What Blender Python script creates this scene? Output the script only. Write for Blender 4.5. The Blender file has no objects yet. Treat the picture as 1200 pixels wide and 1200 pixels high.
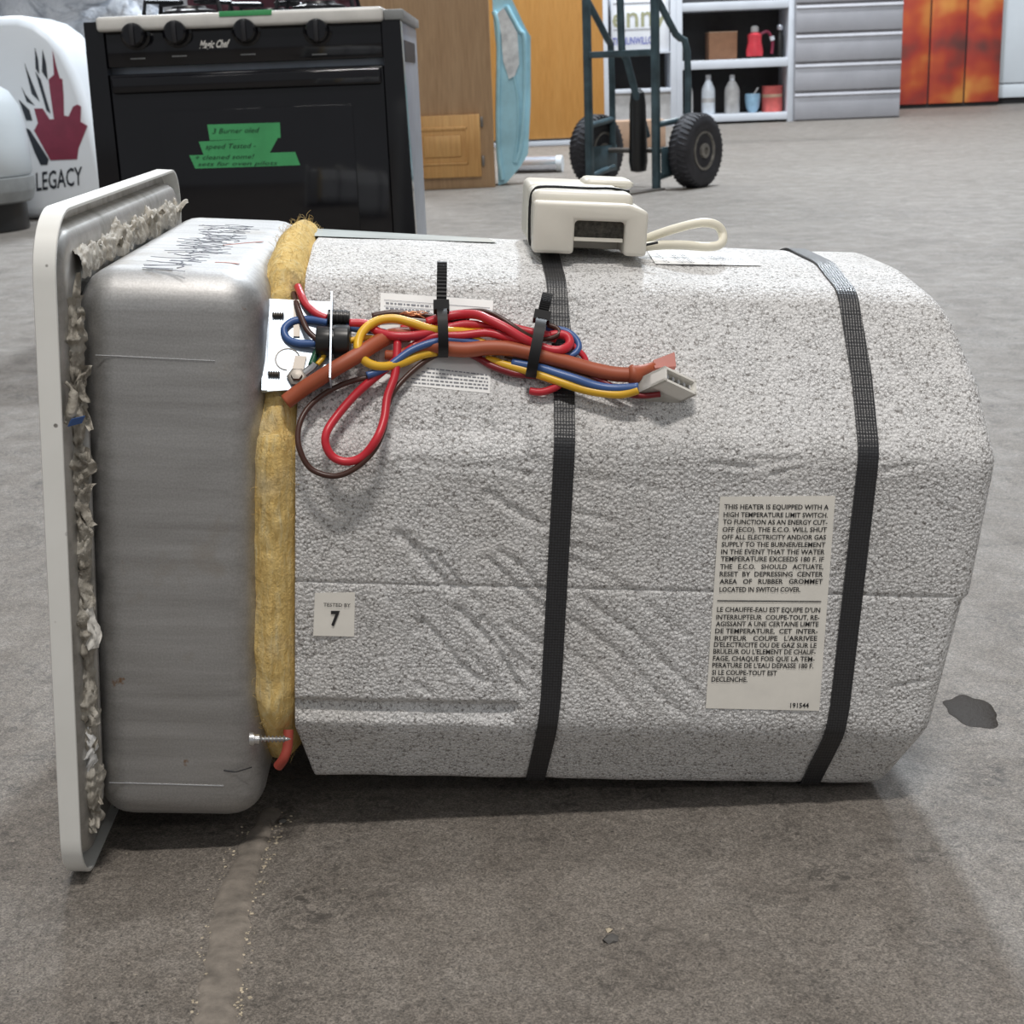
import bpy, bmesh, math, random
import numpy as np
from mathutils import Vector, Matrix, noise

random.seed(7)
rng = np.random.default_rng(7)
S = bpy.context.scene
C = S.collection

# ------------------------------------------------------------------ camera
FPX, CAM_H = 1720.0, 0.43535
RT = Vector((0.99924867, -0.01109784, -0.03713401))
DN = Vector((-0.03875689, -0.28612971, -0.95740675))
FW = Vector((0.0, 0.95812662, -0.28634485))
CO = Vector((0, 0, CAM_H))
cd = bpy.data.cameras.new('camera'); cam = bpy.data.objects.new('camera', cd); C.objects.link(cam)
cd.sensor_width = 36.0; cd.lens = FPX / 1200 * 36.0; cd.clip_start = 0.02; cd.clip_end = 200
m = Matrix.Identity(4)
for i, a in enumerate((RT, -DN, -FW)):
    for k in range(3): m[k][i] = a[k]
m.translation = CO
cam.matrix_world = m
cd.dof.use_dof = True; cd.dof.focus_distance = 0.86; cd.dof.aperture_fstop = 34
S.camera = cam

# ------------------------------------------------------------------ world, lamps, exposure
w = bpy.data.worlds.new('world'); S.world = w; w.use_nodes = True
bg = w.node_tree.nodes['Background']; bg.inputs[0].default_value = (0.93, 0.96, 1.0, 1); bg.inputs[1].default_value = 0.31
S.view_settings.view_transform = 'Standard'; S.view_settings.look = 'None'
S.view_settings.gamma = 1; S.view_settings.use_curve_mapping = False
S.view_settings.exposure = 0.02

def ceiling_or_fill_light(x, y, z, sx, sy, energy, col):
    l = bpy.data.lights.new('ceiling_or_fill_light', 'AREA'); l.shape = 'RECTANGLE'; l.size = sx; l.size_y = sy
    l.energy = energy; l.color = col
    o = bpy.data.objects.new('ceiling_or_fill_light', l); C.objects.link(o); o.location = (x, y, z)
    return o
ceiling_or_fill_light(0.3, -1.1, 5.5, 1.2, 0.25, 185, (1.0, 0.95, 0.89))
ceiling_or_fill_light(0.2, 1.75, 5.5, 1.2, 0.25, 52, (1.0, 0.97, 0.94))
ceiling_or_fill_light(1.15, 6.2, 5.5, 0.35, 0.45, 460, (0.84, 0.92, 1.0))
ceiling_or_fill_light(-2.2, -4.5, 4.2, 1.2, 0.3, 28, (1.0, 0.97, 0.93))  # fill light added behind the camera to brighten the near foam face
ceiling_or_fill_light(2.2, -4.5, 4.2, 1.2, 0.3, 28, (1.0, 0.97, 0.93))  # second added fill for the near foam, not a known fixture
ceiling_or_fill_light(-2.5, 10.5, 5.5, 1.2, 0.3, 330, (0.92, 0.96, 1.0))
ceiling_or_fill_light(3.5, 10.5, 5.5, 1.2, 0.3, 330, (0.92, 0.96, 1.0))

# ------------------------------------------------------------------ helpers
def ray(u, v): return FW + RT * ((u - 600) / FPX) + DN * ((v - 600) / FPX)
def at(u, v, Y):
    d = ray(u, v); return CO + d * (Y / d.y)
def ground(u, v, z=0.0):
    d = ray(u, v); return CO + d * ((z - CAM_H) / d.z)

def tag(o, label=None, cat=None, group=None, kind=None):
    if label: o['label'] = label
    if cat: o['category'] = cat
    if group: o['group'] = group
    if kind: o['kind'] = kind
    return o
def empty(name, loc=(0, 0, 0), rz=0.0):
    o = bpy.data.objects.new(name, None); C.objects.link(o); o.location = loc; o.rotation_euler = (0, 0, rz)
    o.empty_display_size = 0.05
    return o

class MB:
    def __init__(s): s.v = []; s.f = []
    def add(s, vs, fs):
        n = len(s.v); s.v += [tuple(p) for p in vs]; s.f += [tuple(i + n for i in f) for f in fs]; return s
    def bm(s, bm, mat=None):
        bm.verts.index_update()
        vs = [(mat @ v.co) if mat else v.co.copy() for v in bm.verts]
        s.add(vs, [[v.index for v in f.verts] for f in bm.faces]); bm.free(); return s
    def box(s, x0, x1, y0, y1, z0, z1, r=0.0, seg=2, mat=None):
        bm = bmesh.new(); bmesh.ops.create_cube(bm, size=1)
        for v in bm.verts:
            v.co = Vector(((x0 + x1) / 2 + v.co.x * (x1 - x0), (y0 + y1) / 2 + v.co.y * (y1 - y0), (z0 + z1) / 2 + v.co.z * (z1 - z0)))
        if r > 0: bmesh.ops.bevel(bm, geom=list(bm.edges), offset=r, segments=seg, profile=0.5, affect='EDGES')
        return s.bm(bm, mat)
    def para(s, o, a, b, c):          # parallelepiped from a corner and three edges
        o, a, b, c = map(Vector, (o, a, b, c))
        vs = [o, o + a, o + a + b, o + b, o + c, o + a + c, o + a + b + c, o + b + c]
        return s.add(vs, [(0, 3, 2, 1), (4, 5, 6, 7), (0, 1, 5, 4), (1, 2, 6, 5), (2, 3, 7, 6), (3, 0, 4, 7)])
    def tube(s, pts, r, n=10, sub=4, smooth=True, flat=None):
        P = [Vector(p) for p in pts]
        if smooth and len(P) > 2:
            Q = []
            for i in range(len(P) - 1):
                p0 = P[max(i - 1, 0)]; p1 = P[i]; p2 = P[i + 1]; p3 = P[min(i + 2, len(P) - 1)]
                for k in range(sub):
                    t = k / sub
                    Q.append(0.5 * ((2 * p1) + (p2 - p0) * t + (2 * p0 - 5 * p1 + 4 * p2 - p3) * t * t + (3 * p1 - p0 - 3 * p2 + p3) * t ** 3))
            Q.append(P[-1]); P = Q
        rr = r if isinstance(r, (list, tuple)) else [r] * len(P)
        if len(rr) != len(P): rr = [rr[min(int(i * len(rr) / len(P)), len(rr) - 1)] for i in range(len(P))]
        t0 = (P[1] - P[0]).normalized(); nn = t0.orthogonal().normalized(); vs = []; fs = []
        for i, p in enumerate(P):
            t = (P[min(i + 1, len(P) - 1)] - P[max(i - 1, 0)]).normalized()
            nn = (nn - t * nn.dot(t)).normalized(); b = t.cross(nn)
            for k in range(n):
                a = 2 * math.pi * k / n; vs.append(p + (nn * math.cos(a) + b * math.sin(a)) * rr[i])
        for i in range(len(P) - 1):
            for k in range(n):
                k2 = (k + 1) % n; fs.append((i * n + k, i * n + k2, (i + 1) * n + k2, (i + 1) * n + k))
        fs.append(tuple(range(n - 1, -1, -1))); L = (len(P) - 1) * n; fs.append(tuple(L + k for k in range(n)))
        return s.add(vs, fs)
    def lathe(s, prof, n=32, mat=None):     # (radius, height) about z
        vs = []; fs = []
        for r, z in prof:
            for k in range(n):
                a = 2 * math.pi * k / n; p = Vector((r * math.cos(a), r * math.sin(a), z)); vs.append(mat @ p if mat else p)
        for i in range(len(prof) - 1):
            for k in range(n):
                k2 = (k + 1) % n; fs.append((i * n + k, i * n + k2, (i + 1) * n + k2, (i + 1) * n + k))
        fs.append(tuple(range(n - 1, -1, -1))); L = (len(prof) - 1) * n; fs.append(tuple(L + k for k in range(n)))
        return s.add(vs, fs)
    def prism(s, poly, d, mat=None):        # polygon in xz, extruded to +y by d
        n = len(poly); vs = [Vector((x, 0, z)) for x, z in poly] + [Vector((x, d, z)) for x, z in poly]
        if mat: vs = [mat @ p for p in vs]
        return s.add(vs, [tuple(range(n)), tuple(range(2 * n - 1, n - 1, -1))] + [(i, i + n, (i + 1) % n + n, (i + 1) % n) for i in range(n)])
    def build(s, name, mat, parent=None, angle=35, recalc=True):
        me = bpy.data.meshes.new(name); me.from_pydata([tuple(p) for p in s.v], [], s.f)
        if recalc:
            bm = bmesh.new(); bm.from_mesh(me); bmesh.ops.recalc_face_normals(bm, faces=bm.faces); bm.to_mesh(me); bm.free()
        me.materials.append(mat)
        me.shade_smooth()
        if angle < 180: me.set_sharp_from_angle(angle=math.radians(angle))
        me.update()
        o = bpy.data.objects.new(name, me); C.objects.link(o); o.parent = parent
        return o

def text_mesh(txt, bold=0.0, shear=0.0, spacing=1.0):
    """vertices (n,2) and faces of a line of lettering; x from 0 to width, y in units of cap height"""
    cu = bpy.data.curves.new('lettering', 'FONT'); cu.body = txt; cu.size = 1; cu.offset = bold; cu.shear = shear; cu.space_character = spacing
    cu.resolution_u = 2
    o = bpy.data.objects.new('lettering', cu); C.objects.link(o)
    bpy.context.view_layer.update()
    dg = bpy.context.evaluated_depsgraph_get(); me = o.evaluated_get(dg).to_mesh()
    vs = np.array([v.co[:2] for v in me.vertices]); fs = [tuple(p.vertices) for p in me.polygons]
    o.evaluated_get(dg).to_mesh_clear(); bpy.data.objects.remove(o); bpy.data.curves.remove(cu)
    if len(vs) == 0: return vs, fs
    vs[:, 0] -= vs[:, 0].min(); vs[:, 0] /= max(vs[:, 0].max(), 1e-6); vs[:, 1] /= 0.70
    return vs, fs
def put_text(mb, txt, p0, p1, up, bold=0.0, shear=0.0, spacing=1.0):
    """letters from p0 to p1 along the baseline; up = cap-height vector"""
    vs, fs = text_mesh(txt, bold, shear, spacing)
    p0, p1, up = Vector(p0), Vector(p1), Vector(up)
    mb.add([p0 + (p1 - p0) * float(a) + up * float(b) for a, b in vs], fs)

# ------------------------------------------------------------------ materials
def new_mat(name):
    mt = bpy.data.materials.new(name); mt.use_nodes = True
    nt = mt.node_tree; return mt, nt, nt.nodes['Principled BSDF']
def link(nt, a, b): nt.links.new(a, b)
def coords(nt, scale=(1, 1, 1)):
    tc = nt.nodes.new('ShaderNodeTexCoord'); mp = nt.nodes.new('ShaderNodeMapping'); mp.inputs['Scale'].default_value = scale
    link(nt, tc.outputs['Object'], mp.inputs[0]); return mp.outputs[0]
def ntex(nt, co, scale, detail=4, rough=0.55, dist=0.0):
    n = nt.nodes.new('ShaderNodeTexNoise'); n.inputs['Scale'].default_value = scale; n.inputs['Detail'].default_value = detail
    n.inputs['Roughness'].default_value = rough; n.inputs['Distortion'].default_value = dist; link(nt, co, n.inputs['Vector']); return n.outputs['Fac']
def vtex(nt, co, scale, feature='F1', rnd=1.0):
    n = nt.nodes.new('ShaderNodeTexVoronoi'); n.feature = feature; n.inputs['Scale'].default_value = scale; n.inputs['Randomness'].default_value = rnd
    link(nt, co, n.inputs['Vector']); return n.outputs['Distance']
def ramp(nt, fac, stops):
    r = nt.nodes.new('ShaderNodeValToRGB'); e = r.color_ramp.elements
    while len(e) < len(stops): e.new(0.5)
    for i, (p, c) in enumerate(stops):
        e[i].position = p; e[i].color = (c[0], c[1], c[2], 1) if not isinstance(c, (int, float)) else (c, c, c, 1)
    link(nt, fac, r.inputs[0]); return r.outputs[0]
def mix(nt, fac, a, b, mode='MIX'):
    n = nt.nodes.new('ShaderNodeMix'); n.data_type = 'RGBA'; n.blend_type = mode
    if isinstance(fac, (int, float)): n.inputs[0].default_value = fac
    else: link(nt, fac, n.inputs[0])
    for k, x in ((6, a), (7, b)):
        if isinstance(x, tuple): n.inputs[k].default_value = (*x[:3], 1)
        else: link(nt, x, n.inputs[k])
    return n.outputs[2]
def bump(nt, b, height, strength, dist=0.001, prev=None):
    n = nt.nodes.new('ShaderNodeBump'); n.inputs['Strength'].default_value = strength; n.inputs['Distance'].default_value = dist
    link(nt, height, n.inputs['Height'])
    if prev: link(nt, prev, n.inputs['Normal'])
    link(nt, n.outputs[0], b.inputs['Normal']); return n.outputs[0]
def simple(name, col, rough=0.5, metal=0.0, var=0.12, scale=20, bstr=0.0, bscale=200, spec=0.5, coat=0.0):
    mt, nt, b = new_mat(name); co = coords(nt)
    n = ntex(nt, co, scale, 5)
    lo = tuple(c * (1 - var) for c in col); hi = tuple(min(1, c * (1 + var)) for c in col)
    link(nt, ramp(nt, n, [(0.3, lo), (0.7, hi)]), b.inputs['Base Color'])
    b.inputs['Roughness'].default_value = rough; b.inputs['Metallic'].default_value = metal; b.inputs['Specular IOR Level'].default_value = spec
    b.inputs['Coat Weight'].default_value = coat
    if bstr: bump(nt, b, ntex(nt, co, bscale, 3), bstr)
    return mt

# concrete floor
def m_floor():
    mt, nt, b = new_mat('concrete'); co0 = coords(nt)
    mp = nt.nodes.new('ShaderNodeMapping'); mp.inputs['Rotation'].default_value = (0.5, 0.35, 0.65); link(nt, co0, mp.inputs[0]); co = mp.outputs[0]
    big = ntex(nt, co, 1.3, 6, 0.6); mid = ntex(nt, co, 16, 8, 0.72, 0.6); fine = ntex(nt, co, 230, 6, 0.78, 0.3); grain = ntex(nt, co, 750, 3, 0.75)
    c = ramp(nt, mid, [(0.32, (0.128, 0.108, 0.089)), (0.5, (0.186, 0.163, 0.139)), (0.68, (0.250, 0.226, 0.200))])
    c = mix(nt, 0.35, c, ramp(nt, big, [(0.3, (0.150, 0.133, 0.115)), (0.7, (0.240, 0.222, 0.203))]))
    c = mix(nt, 0.9, c, ramp(nt, fine, [(0.34, 0.62), (0.5, 1.0), (0.66, 1.32)]), 'MULTIPLY')
    c = mix(nt, 0.85, c, ramp(nt, grain, [(0.38, 0.48), (0.5, 1.0), (0.62, 1.5)]), 'MULTIPLY')
    zone = ramp(nt, ntex(nt, co, 11, 6, 0.7, 1.2), [(0.46, 0.0), (0.62, 1.0)])
    blot = mix(nt, 1.0, ramp(nt, ntex(nt, co, 150, 6, 0.8, 0.8), [(0.42, 0.95), (0.52, 0.0)]), zone, 'MULTIPLY')
    c = mix(nt, blot, c, (0.062, 0.055, 0.048))
    pale = ramp(nt, ntex(nt, co, 300, 4, 0.65), [(0.66, 0.0), (0.72, 0.7)])
    c = mix(nt, pale, c, (0.46, 0.41, 0.335))
    c = mix(nt, ramp(nt, ntex(nt, co, 400, 4, 0.7, 0.5), [(0.33, 0.8), (0.41, 0.0)]), c, (0.07, 0.062, 0.054))
    pit = ramp(nt, vtex(nt, co, 110), [(0.06, 1.0), (0.12, 0.0)])
    pit = mix(nt, 1.0, pit, ramp(nt, ntex(nt, co, 9, 2), [(0.48, 0.0), (0.58, 0.9)]), 'MULTIPLY')
    c = mix(nt, pit, c, (0.035, 0.032, 0.03))
    link(nt, c, b.inputs['Base Color'])
    link(nt, ramp(nt, mid, [(0.3, 0.68), (0.7, 0.48)]), b.inputs['Roughness'])
    p = bump(nt, b, fine, 0.6, 0.0010); p = bump(nt, b, mid, 0.25, 0.003, p); bump(nt, b, grain, 0.5, 0.0006, p)
    return mt
# expanded polystyrene beads
def m_eps():
    mt, nt, b = new_mat('polystyrene'); co0 = coords(nt)
    wn = nt.nodes.new('ShaderNodeTexNoise'); wn.inputs['Scale'].default_value = 330; wn.inputs['Detail'].default_value = 2; link(nt, co0, wn.inputs['Vector'])
    sub = nt.nodes.new('ShaderNodeVectorMath'); sub.operation = 'MULTIPLY_ADD'; link(nt, wn.outputs['Color'], sub.inputs[0]); sub.inputs[1].default_value = (0.0022, 0.0022, 0.0022); link(nt, co0, sub.inputs[2])
    co = sub.outputs[0]
    e = vtex(nt, co, 480, 'DISTANCE_TO_EDGE'); f = vtex(nt, co, 480)
    dirt = ntex(nt, co0, 9, 6, 0.65); sp = ntex(nt, co0, 430, 4, 0.75)
    c = ramp(nt, dirt, [(0.25, (0.68, 0.66, 0.635)), (0.5, (0.79, 0.785, 0.78)), (0.75, (0.84, 0.84, 0.845))])
    gap = ramp(nt, e, [(0.0, 0.32), (0.12, 1.0)])
    c = mix(nt, ramp(nt, ntex(nt, co0, 70, 4, 0.7), [(0.35, 0.25), (0.65, 0.95)]), c, gap, 'MULTIPLY')
    speck = ramp(nt, sp, [(0.385, 0.9), (0.465, 0.0)])
    c = mix(nt, speck, c, (0.22, 0.205, 0.195))
    link(nt, c, b.inputs['Base Color']); b.inputs['Roughness'].default_value = 0.6; b.inputs['Specular IOR Level'].default_value = 0.35
    p = bump(nt, b, ramp(nt, f, [(0.0, 1.0), (0.8, 0.0)]), 0.7, 0.0012); bump(nt, b, sp, 0.6, 0.0012, p)
    return mt
# worn aluminium of the burner housing
def m_alu():
    mt, nt, b = new_mat('brushed_aluminium'); co = coords(nt); cs = coords(nt, (1, 14, 14)); 
    br = ntex(nt, coords(nt, (6, 300, 300)), 1, 4, 0.6); st = ntex(nt, cs, 9, 6, 0.6); d = ntex(nt, co, 14, 8, 0.65)
    c = ramp(nt, st, [(0.3, (0.40, 0.395, 0.39)), (0.7, (0.54, 0.54, 0.54))])
    c = mix(nt, 0.4, c, ramp(nt, ntex(nt, co, 900, 2), [(0.3, 0.6), (0.7, 1.1)]), 'MULTIPLY')
    stain = ramp(nt, d, [(0.56, 0.0), (0.68, 0.55)])
    c = mix(nt, stain, c, (0.36, 0.31, 0.25))
    rust = ramp(nt, ntex(nt, co, 55, 4, 0.6), [(0.72, 0.0), (0.78, 0.9)])
    c = mix(nt, rust, c, (0.30, 0.17, 0.09))
    link(nt, c, b.inputs['Base Color']); b.inputs['Metallic'].default_value = 0.82
    link(nt, ramp(nt, d, [(0.3, 0.46), (0.7, 0.62)]), b.inputs['Roughness'])
    p = bump(nt, b, br, 0.10, 0.0005); bump(nt, b, d, 0.15, 0.002, p)
    return mt
def m_wool():
    mt, nt, b = new_mat('glass_wool'); co = coords(nt, (1, 1, 0.16)); cc = coords(nt)
    n = ntex(nt, co, 300, 6, 0.7, 0.5); d = ntex(nt, cc, 22, 5, 0.6)
    c = ramp(nt, n, [(0.25, (0.70, 0.45, 0.14)), (0.5, (0.87, 0.63, 0.25)), (0.75, (0.92, 0.77, 0.44))])
    c = mix(nt, ramp(nt, d, [(0.52, 0.0), (0.75, 0.8)]), c, (0.62, 0.54, 0.38))
    c = mix(nt, ramp(nt, ntex(nt, cc, 60, 4), [(0.66, 0.0), (0.75, 0.6)]), c, (0.25, 0.2, 0.14))
    link(nt, c, b.inputs['Base Color']); b.inputs['Roughness'].default_value = 0.95; b.inputs['Specular IOR Level'].default_value = 0.1
    p = bump(nt, b, n, 1.0, 0.002); bump(nt, b, ntex(nt, cc, 160, 5, 0.7), 0.9, 0.002, p); return mt
def m_putty():
    mt, nt, b = new_mat('sealant_putty'); co = coords(nt)
    n = ntex(nt, co, 70, 6, 0.65, 0.5)
    c = ramp(nt, n, [(0.22, (0.10, 0.09, 0.075)), (0.42, (0.36, 0.33, 0.28)), (0.6, (0.50, 0.47, 0.41)), (0.8, (0.66, 0.63, 0.58))])
    link(nt, c, b.inputs['Base Color']); b.inputs['Roughness'].default_value = 0.55
    bump(nt, b, n, 0.8, 0.004); return mt
def m_galv():
    mt, nt, b = new_mat('galvanised_steel'); co = coords(nt)
    n = ntex(nt, co, 35, 7, 0.65)
    c = ramp(nt, n, [(0.25, (0.24, 0.23, 0.20)), (0.5, (0.48, 0.47, 0.45)), (0.75, (0.62, 0.62, 0.61))])
    link(nt, c, b.inputs['Base Color']); b.inputs['Metallic'].default_value = 0.7; link(nt, ramp(nt, n, [(0.3, 0.6), (0.7, 0.38)]), b.inputs['Roughness'])
    bump(nt, b, n, 0.2, 0.001); return mt
def m_white_paint():
    mt, nt, b = new_mat('chipped_white_paint'); co = coords(nt)
    c = ramp(nt, ntex(nt, co, 16, 5), [(0.3, (0.80, 0.80, 0.76)), (0.7, (0.88, 0.88, 0.85))])
    chip = ramp(nt, vtex(nt, co, 75), [(0.07, 1.0), (0.11, 0.0)])
    chip = mix(nt, 1.0, chip, ramp(nt, ntex(nt, co, 12, 2), [(0.46, 0.0), (0.52, 1.0)]), 'MULTIPLY')
    c = mix(nt, chip, c, (0.06, 0.045, 0.035))
    link(nt, c, b.inputs['Base Color']); b.inputs['Roughness'].default_value = 0.38; return mt
def m_strap():
    mt, nt, b = new_mat('embossed_black_strap'); co = coords(nt)
    b.inputs['Base Color'].default_value = (0.022, 0.023, 0.026, 1); b.inputs['Roughness'].default_value = 0.36
    n = vtex(nt, co, 620, 'F1', 0.15); bump(nt, b, n, 0.45, 0.0008)
    link(nt, ramp(nt, n, [(0.2, (0.035, 0.036, 0.04)), (0.7, (0.012, 0.012, 0.014))]), b.inputs['Base Color']); return mt
def m_paper(name, col):
    mt, nt, b = new_mat(name); co = coords(nt)
    c = ramp(nt, ntex(nt, co, 40, 5, 0.6), [(0.3, tuple(x * 0.9 for x in col)), (0.7, col)])
    link(nt, c, b.inputs['Base Color']); b.inputs['Roughness'].default_value = 0.5; bump(nt, b, ntex(nt, co, 60, 3), 0.25, 0.001); return mt
def m_wood(name, a, bcol, sc=(14, 14, 1.2), rough=0.5):
    mt, nt, b = new_mat(name); co = coords(nt, sc)
    n = ntex(nt, co, 3, 6, 0.6, 1.2); f = ntex(nt, coords(nt, (90, 90, 3)), 3, 3)
    c = mix(nt, 0.3, ramp(nt, n, [(0.3, a), (0.7, bcol)]), ramp(nt, f, [(0.35, tuple(x * 0.6 for x in a)), (0.6, bcol)]))
    link(nt, c, b.inputs['Base Color']); b.inputs['Roughness'].default_value = rough; return mt
def m_fire():
    mt, nt, b = new_mat('mottled_red_orange_paint'); co = coords(nt)
    n = ntex(nt, co, 3.0, 2, 0.45, 0.0)
    c = ramp(nt, n, [(0.30, (0.13, 0.045, 0.04)), (0.45, (0.36, 0.045, 0.03)), (0.56, (0.47, 0.085, 0.03)), (0.72, (0.62, 0.26, 0.06))])
    link(nt, c, b.inputs['Base Color']); b.inputs['Roughness'].default_value = 0.45; return mt
def m_wrap():
    mt, nt, b = new_mat('crinkled_white_wrap'); co = coords(nt)
    n = ntex(nt, co, 9, 8, 0.72, 1.0)
    c = ramp(nt, n, [(0.34, (0.30, 0.34, 0.40)), (0.5, (0.66, 0.70, 0.76)), (0.7, (0.85, 0.88, 0.92))])
    link(nt, c, b.inputs['Base Color']); b.inputs['Roughness'].default_value = 0.3; bump(nt, b, n, 0.8, 0.03); return mt

M = dict(
    floor=m_floor(), eps=m_eps(), alu=m_alu(), wool=m_wool(), putty=m_putty(), galv=m_galv(), white=m_white_paint(), strap=m_strap(),
    paper=m_paper('aged_white_paper', (0.92, 0.89, 0.82)), paper2=m_paper('white_paper', (0.88, 0.88, 0.87)),
    ink=simple('black_ink', (0.02, 0.02, 0.022), 0.6), grey_ink=simple('grey_print', (0.24, 0.25, 0.28), 0.7), marker=simple('dark_marker', (0.05, 0.055, 0.075), 0.5),
    red=simple('red_insulation', (0.55, 0.025, 0.04), 0.36), brown=simple('brown_insulation', (0.065, 0.026, 0.018), 0.35), blue=simple('blue_insulation', (0.05, 0.115, 0.31), 0.35),
    yellow=simple('yellow_insulation', (0.80, 0.46, 0.03), 0.35), sleeve=simple('reddish_brown_sleeve', (0.37, 0.085, 0.035), 0.5), green=simple('green_insulation', (0.02, 0.10, 0.05), 0.4),
    darkred=simple('dark_red_insulation', (0.22, 0.012, 0.018), 0.35), copper=simple('bare_copper', (0.7, 0.33, 0.18), 0.35, 0.8),
    tie=simple('black_nylon', (0.010, 0.010, 0.011), 0.5, spec=0.3), zinc=simple('zinc_plate', (0.46, 0.52, 0.59), 0.42, 0.7, 0.15, 60, 0.1, 300),
    steel=simple('bright_steel', (0.66, 0.66, 0.66), 0.25, 0.9), darksteel=simple('dull_steel', (0.22, 0.20, 0.18), 0.45, 0.8), blackplastic=simple('black_plastic', (0.012, 0.012, 0.012), 0.35),
    nylon=simple('white_nylon', (0.80, 0.78, 0.73), 0.4), flag=simple('translucent_red_vinyl', (0.42, 0.12, 0.09), 0.35), ivory=simple('ivory_plastic', (0.74, 0.71, 0.63), 0.38, 0, 0.06, 30),
    cord=simple('cream_cord', (0.74, 0.70, 0.58), 0.45), board=simple('dusty_circuit_board', (0.06, 0.055, 0.045), 0.7, 0, 0.7, 350, 0.8, 500),
    tape=simple('clear_tape', (0.60, 0.66, 0.66), 0.25), rubbertube=simple('red_rubber_tube', (0.36, 0.06, 0.04), 0.4),
    rangeblack=simple('gloss_black_enamel', (0.005, 0.005, 0.007), 0.08, 0, 0.2, 8), rangematte=simple('satin_black_steel', (0.016, 0.016, 0.019), 0.35), rangewhite=simple('white_enamel', (0.68, 0.67, 0.64), 0.3),
    rangeside=simple('grey_steel_side', (0.36, 0.40, 0.46), 0.35, 0.35), greentape=simple('green_masking_tape', (0.06, 0.36, 0.13), 0.6), greeninkx=simple('dark_pen', (0.012, 0.06, 0.03), 0.6),
    gelcoat=simple('white_gelcoat', (0.80, 0.84, 0.88), 0.3, 0, 0.04, 3), maroon=simple('maroon_vinyl', (0.22, 0.025, 0.055), 0.4), vinylblack=simple('black_vinyl', (0.02, 0.025, 0.035), 0.4),
    canwhite=simple('grey_white_enamel', (0.62, 0.67, 0.70), 0.35, 0, 0.05, 4), bandgrey=simple('grey_band', (0.26, 0.27, 0.27), 0.4), wrap=m_wrap(),
    oak=m_wood('oak_panel', (0.36, 0.22, 0.115), (0.47, 0.31, 0.175)), oakdoor=m_wood('honey_oak', (0.50, 0.25, 0.075), (0.62, 0.36, 0.13)), orangewood=m_wood('orange_veneer', (0.52, 0.235, 0.05), (0.60, 0.30, 0.08)),
    bluefoam=simple('pale_blue_film', (0.40, 0.70, 0.82), 0.35, 0, 0.2, 8), fluff=simple('white_fluff', (0.74, 0.78, 0.82), 0.9, 0, 0.25, 30, 1.0, 60), chrome=simple('chrome', (0.82, 0.86, 0.95), 0.25, 0.85, 0.02),
    teal=simple('chipped_teal_paint', (0.052, 0.088, 0.105), 0.42, 0.1, 0.45, 14), tyre=simple('tyre_rubber', (0.028, 0.028, 0.033), 0.7, 0, 0.3, 25, 0.6, 60), rim=simple('dusty_rim', (0.22, 0.21, 0.19), 0.45, 0.5, 0.4, 30),
    cabgrey=simple('grey_office_steel', (0.36, 0.36, 0.385), 0.45, 0.1, 0.1, 4), shelfwhite=simple('pale_grey_enamel', (0.60, 0.63, 0.68), 0.45, 0, 0.06, 5), dark=simple('black_steel_and_painted_shade', (0.035, 0.034, 0.035), 0.7), signwhite=simple('white_carton', (0.80, 0.82, 0.86), 0.55, 0, 0.03),  # dark: black plinths, and shade painted as colour in shelves and door gap
    olive=simple('olive_print', (0.36, 0.36, 0.22), 0.6), blueprint=simple('blue_print', (0.10, 0.12, 0.42), 0.6), cardboard=simple('brown_cardboard', (0.26, 0.13, 0.07), 0.8), cardboard2=simple('tan_cardboard', (0.38, 0.25, 0.17), 0.8),
    redplastic=simple('red_plastic', (0.50, 0.04, 0.055), 0.35), redcan=simple('faded_red_can', (0.50, 0.10, 0.09), 0.45, 0, 0.2, 12), bottlewhite=simple('milky_plastic', (0.62, 0.66, 0.70), 0.35), bottlegrey=simple('grey_plastic', (0.40, 0.39, 0.38), 0.5), paleblue=simple('pale_blue_plastic', (0.26, 0.42, 0.55), 0.35),
    fire=m_fire(), fridge=simple('white_appliance', (0.72, 0.77, 0.81), 0.35, 0, 0.04, 3), wall=simple('grey_painted_wall', (0.30, 0.30, 0.31), 0.8, 0, 0.15, 2), darkbundle=simple('dark_maroon_fabric', (0.07, 0.02, 0.03), 0.8, 0, 0.6, 8),
    chip=simple('pale_stone_chip', (0.50, 0.43, 0.32), 0.8, 0, 0.3, 90), stone=simple('dark_stone_chip', (0.10, 0.095, 0.09), 0.8, 0, 0.3, 90), filler=simple('joint_filler', (0.205, 0.180, 0.153), 0.8, 0, 0.35, 90, 0.9, 300),
)
mt, nt, b = new_mat('wet_dark_puddle'); b.inputs['Base Color'].default_value = (0.030, 0.024, 0.019, 1); b.inputs['Roughness'].default_value = 0.5; b.inputs['Specular IOR Level'].default_value = 0.08
bump(nt, b, ntex(nt, coords(nt), 420, 4), 0.5, 0.001); M['wet'] = mt

# ------------------------------------------------------------------ setting
fl = MB()
N = 24
fl.add([(-14, -6, 0), (14, -6, 0), (14, 17, 0), (-14, 17, 0)], [(0, 1, 2, 3)])
floor = tag(fl.build('floor', M['floor']), 'worn grey brown concrete workshop floor', kind='structure')
o = MB().box(-14, 14, 16.6, 16.8, 0, 5).build('wall_back', M['wall']); tag(o, 'grey wall behind the cabinets', kind='structure')
o = MB().box(-14.2, -14, -6, 16.8, 0, 5).build('wall_left', M['wall']); tag(o, 'grey side wall far to the left', kind='structure')
o = MB().box(14, 14.2, -6, 16.8, 0, 5).build('wall_right', M['wall']); tag(o, 'grey side wall far to the right', kind='structure')

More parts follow.
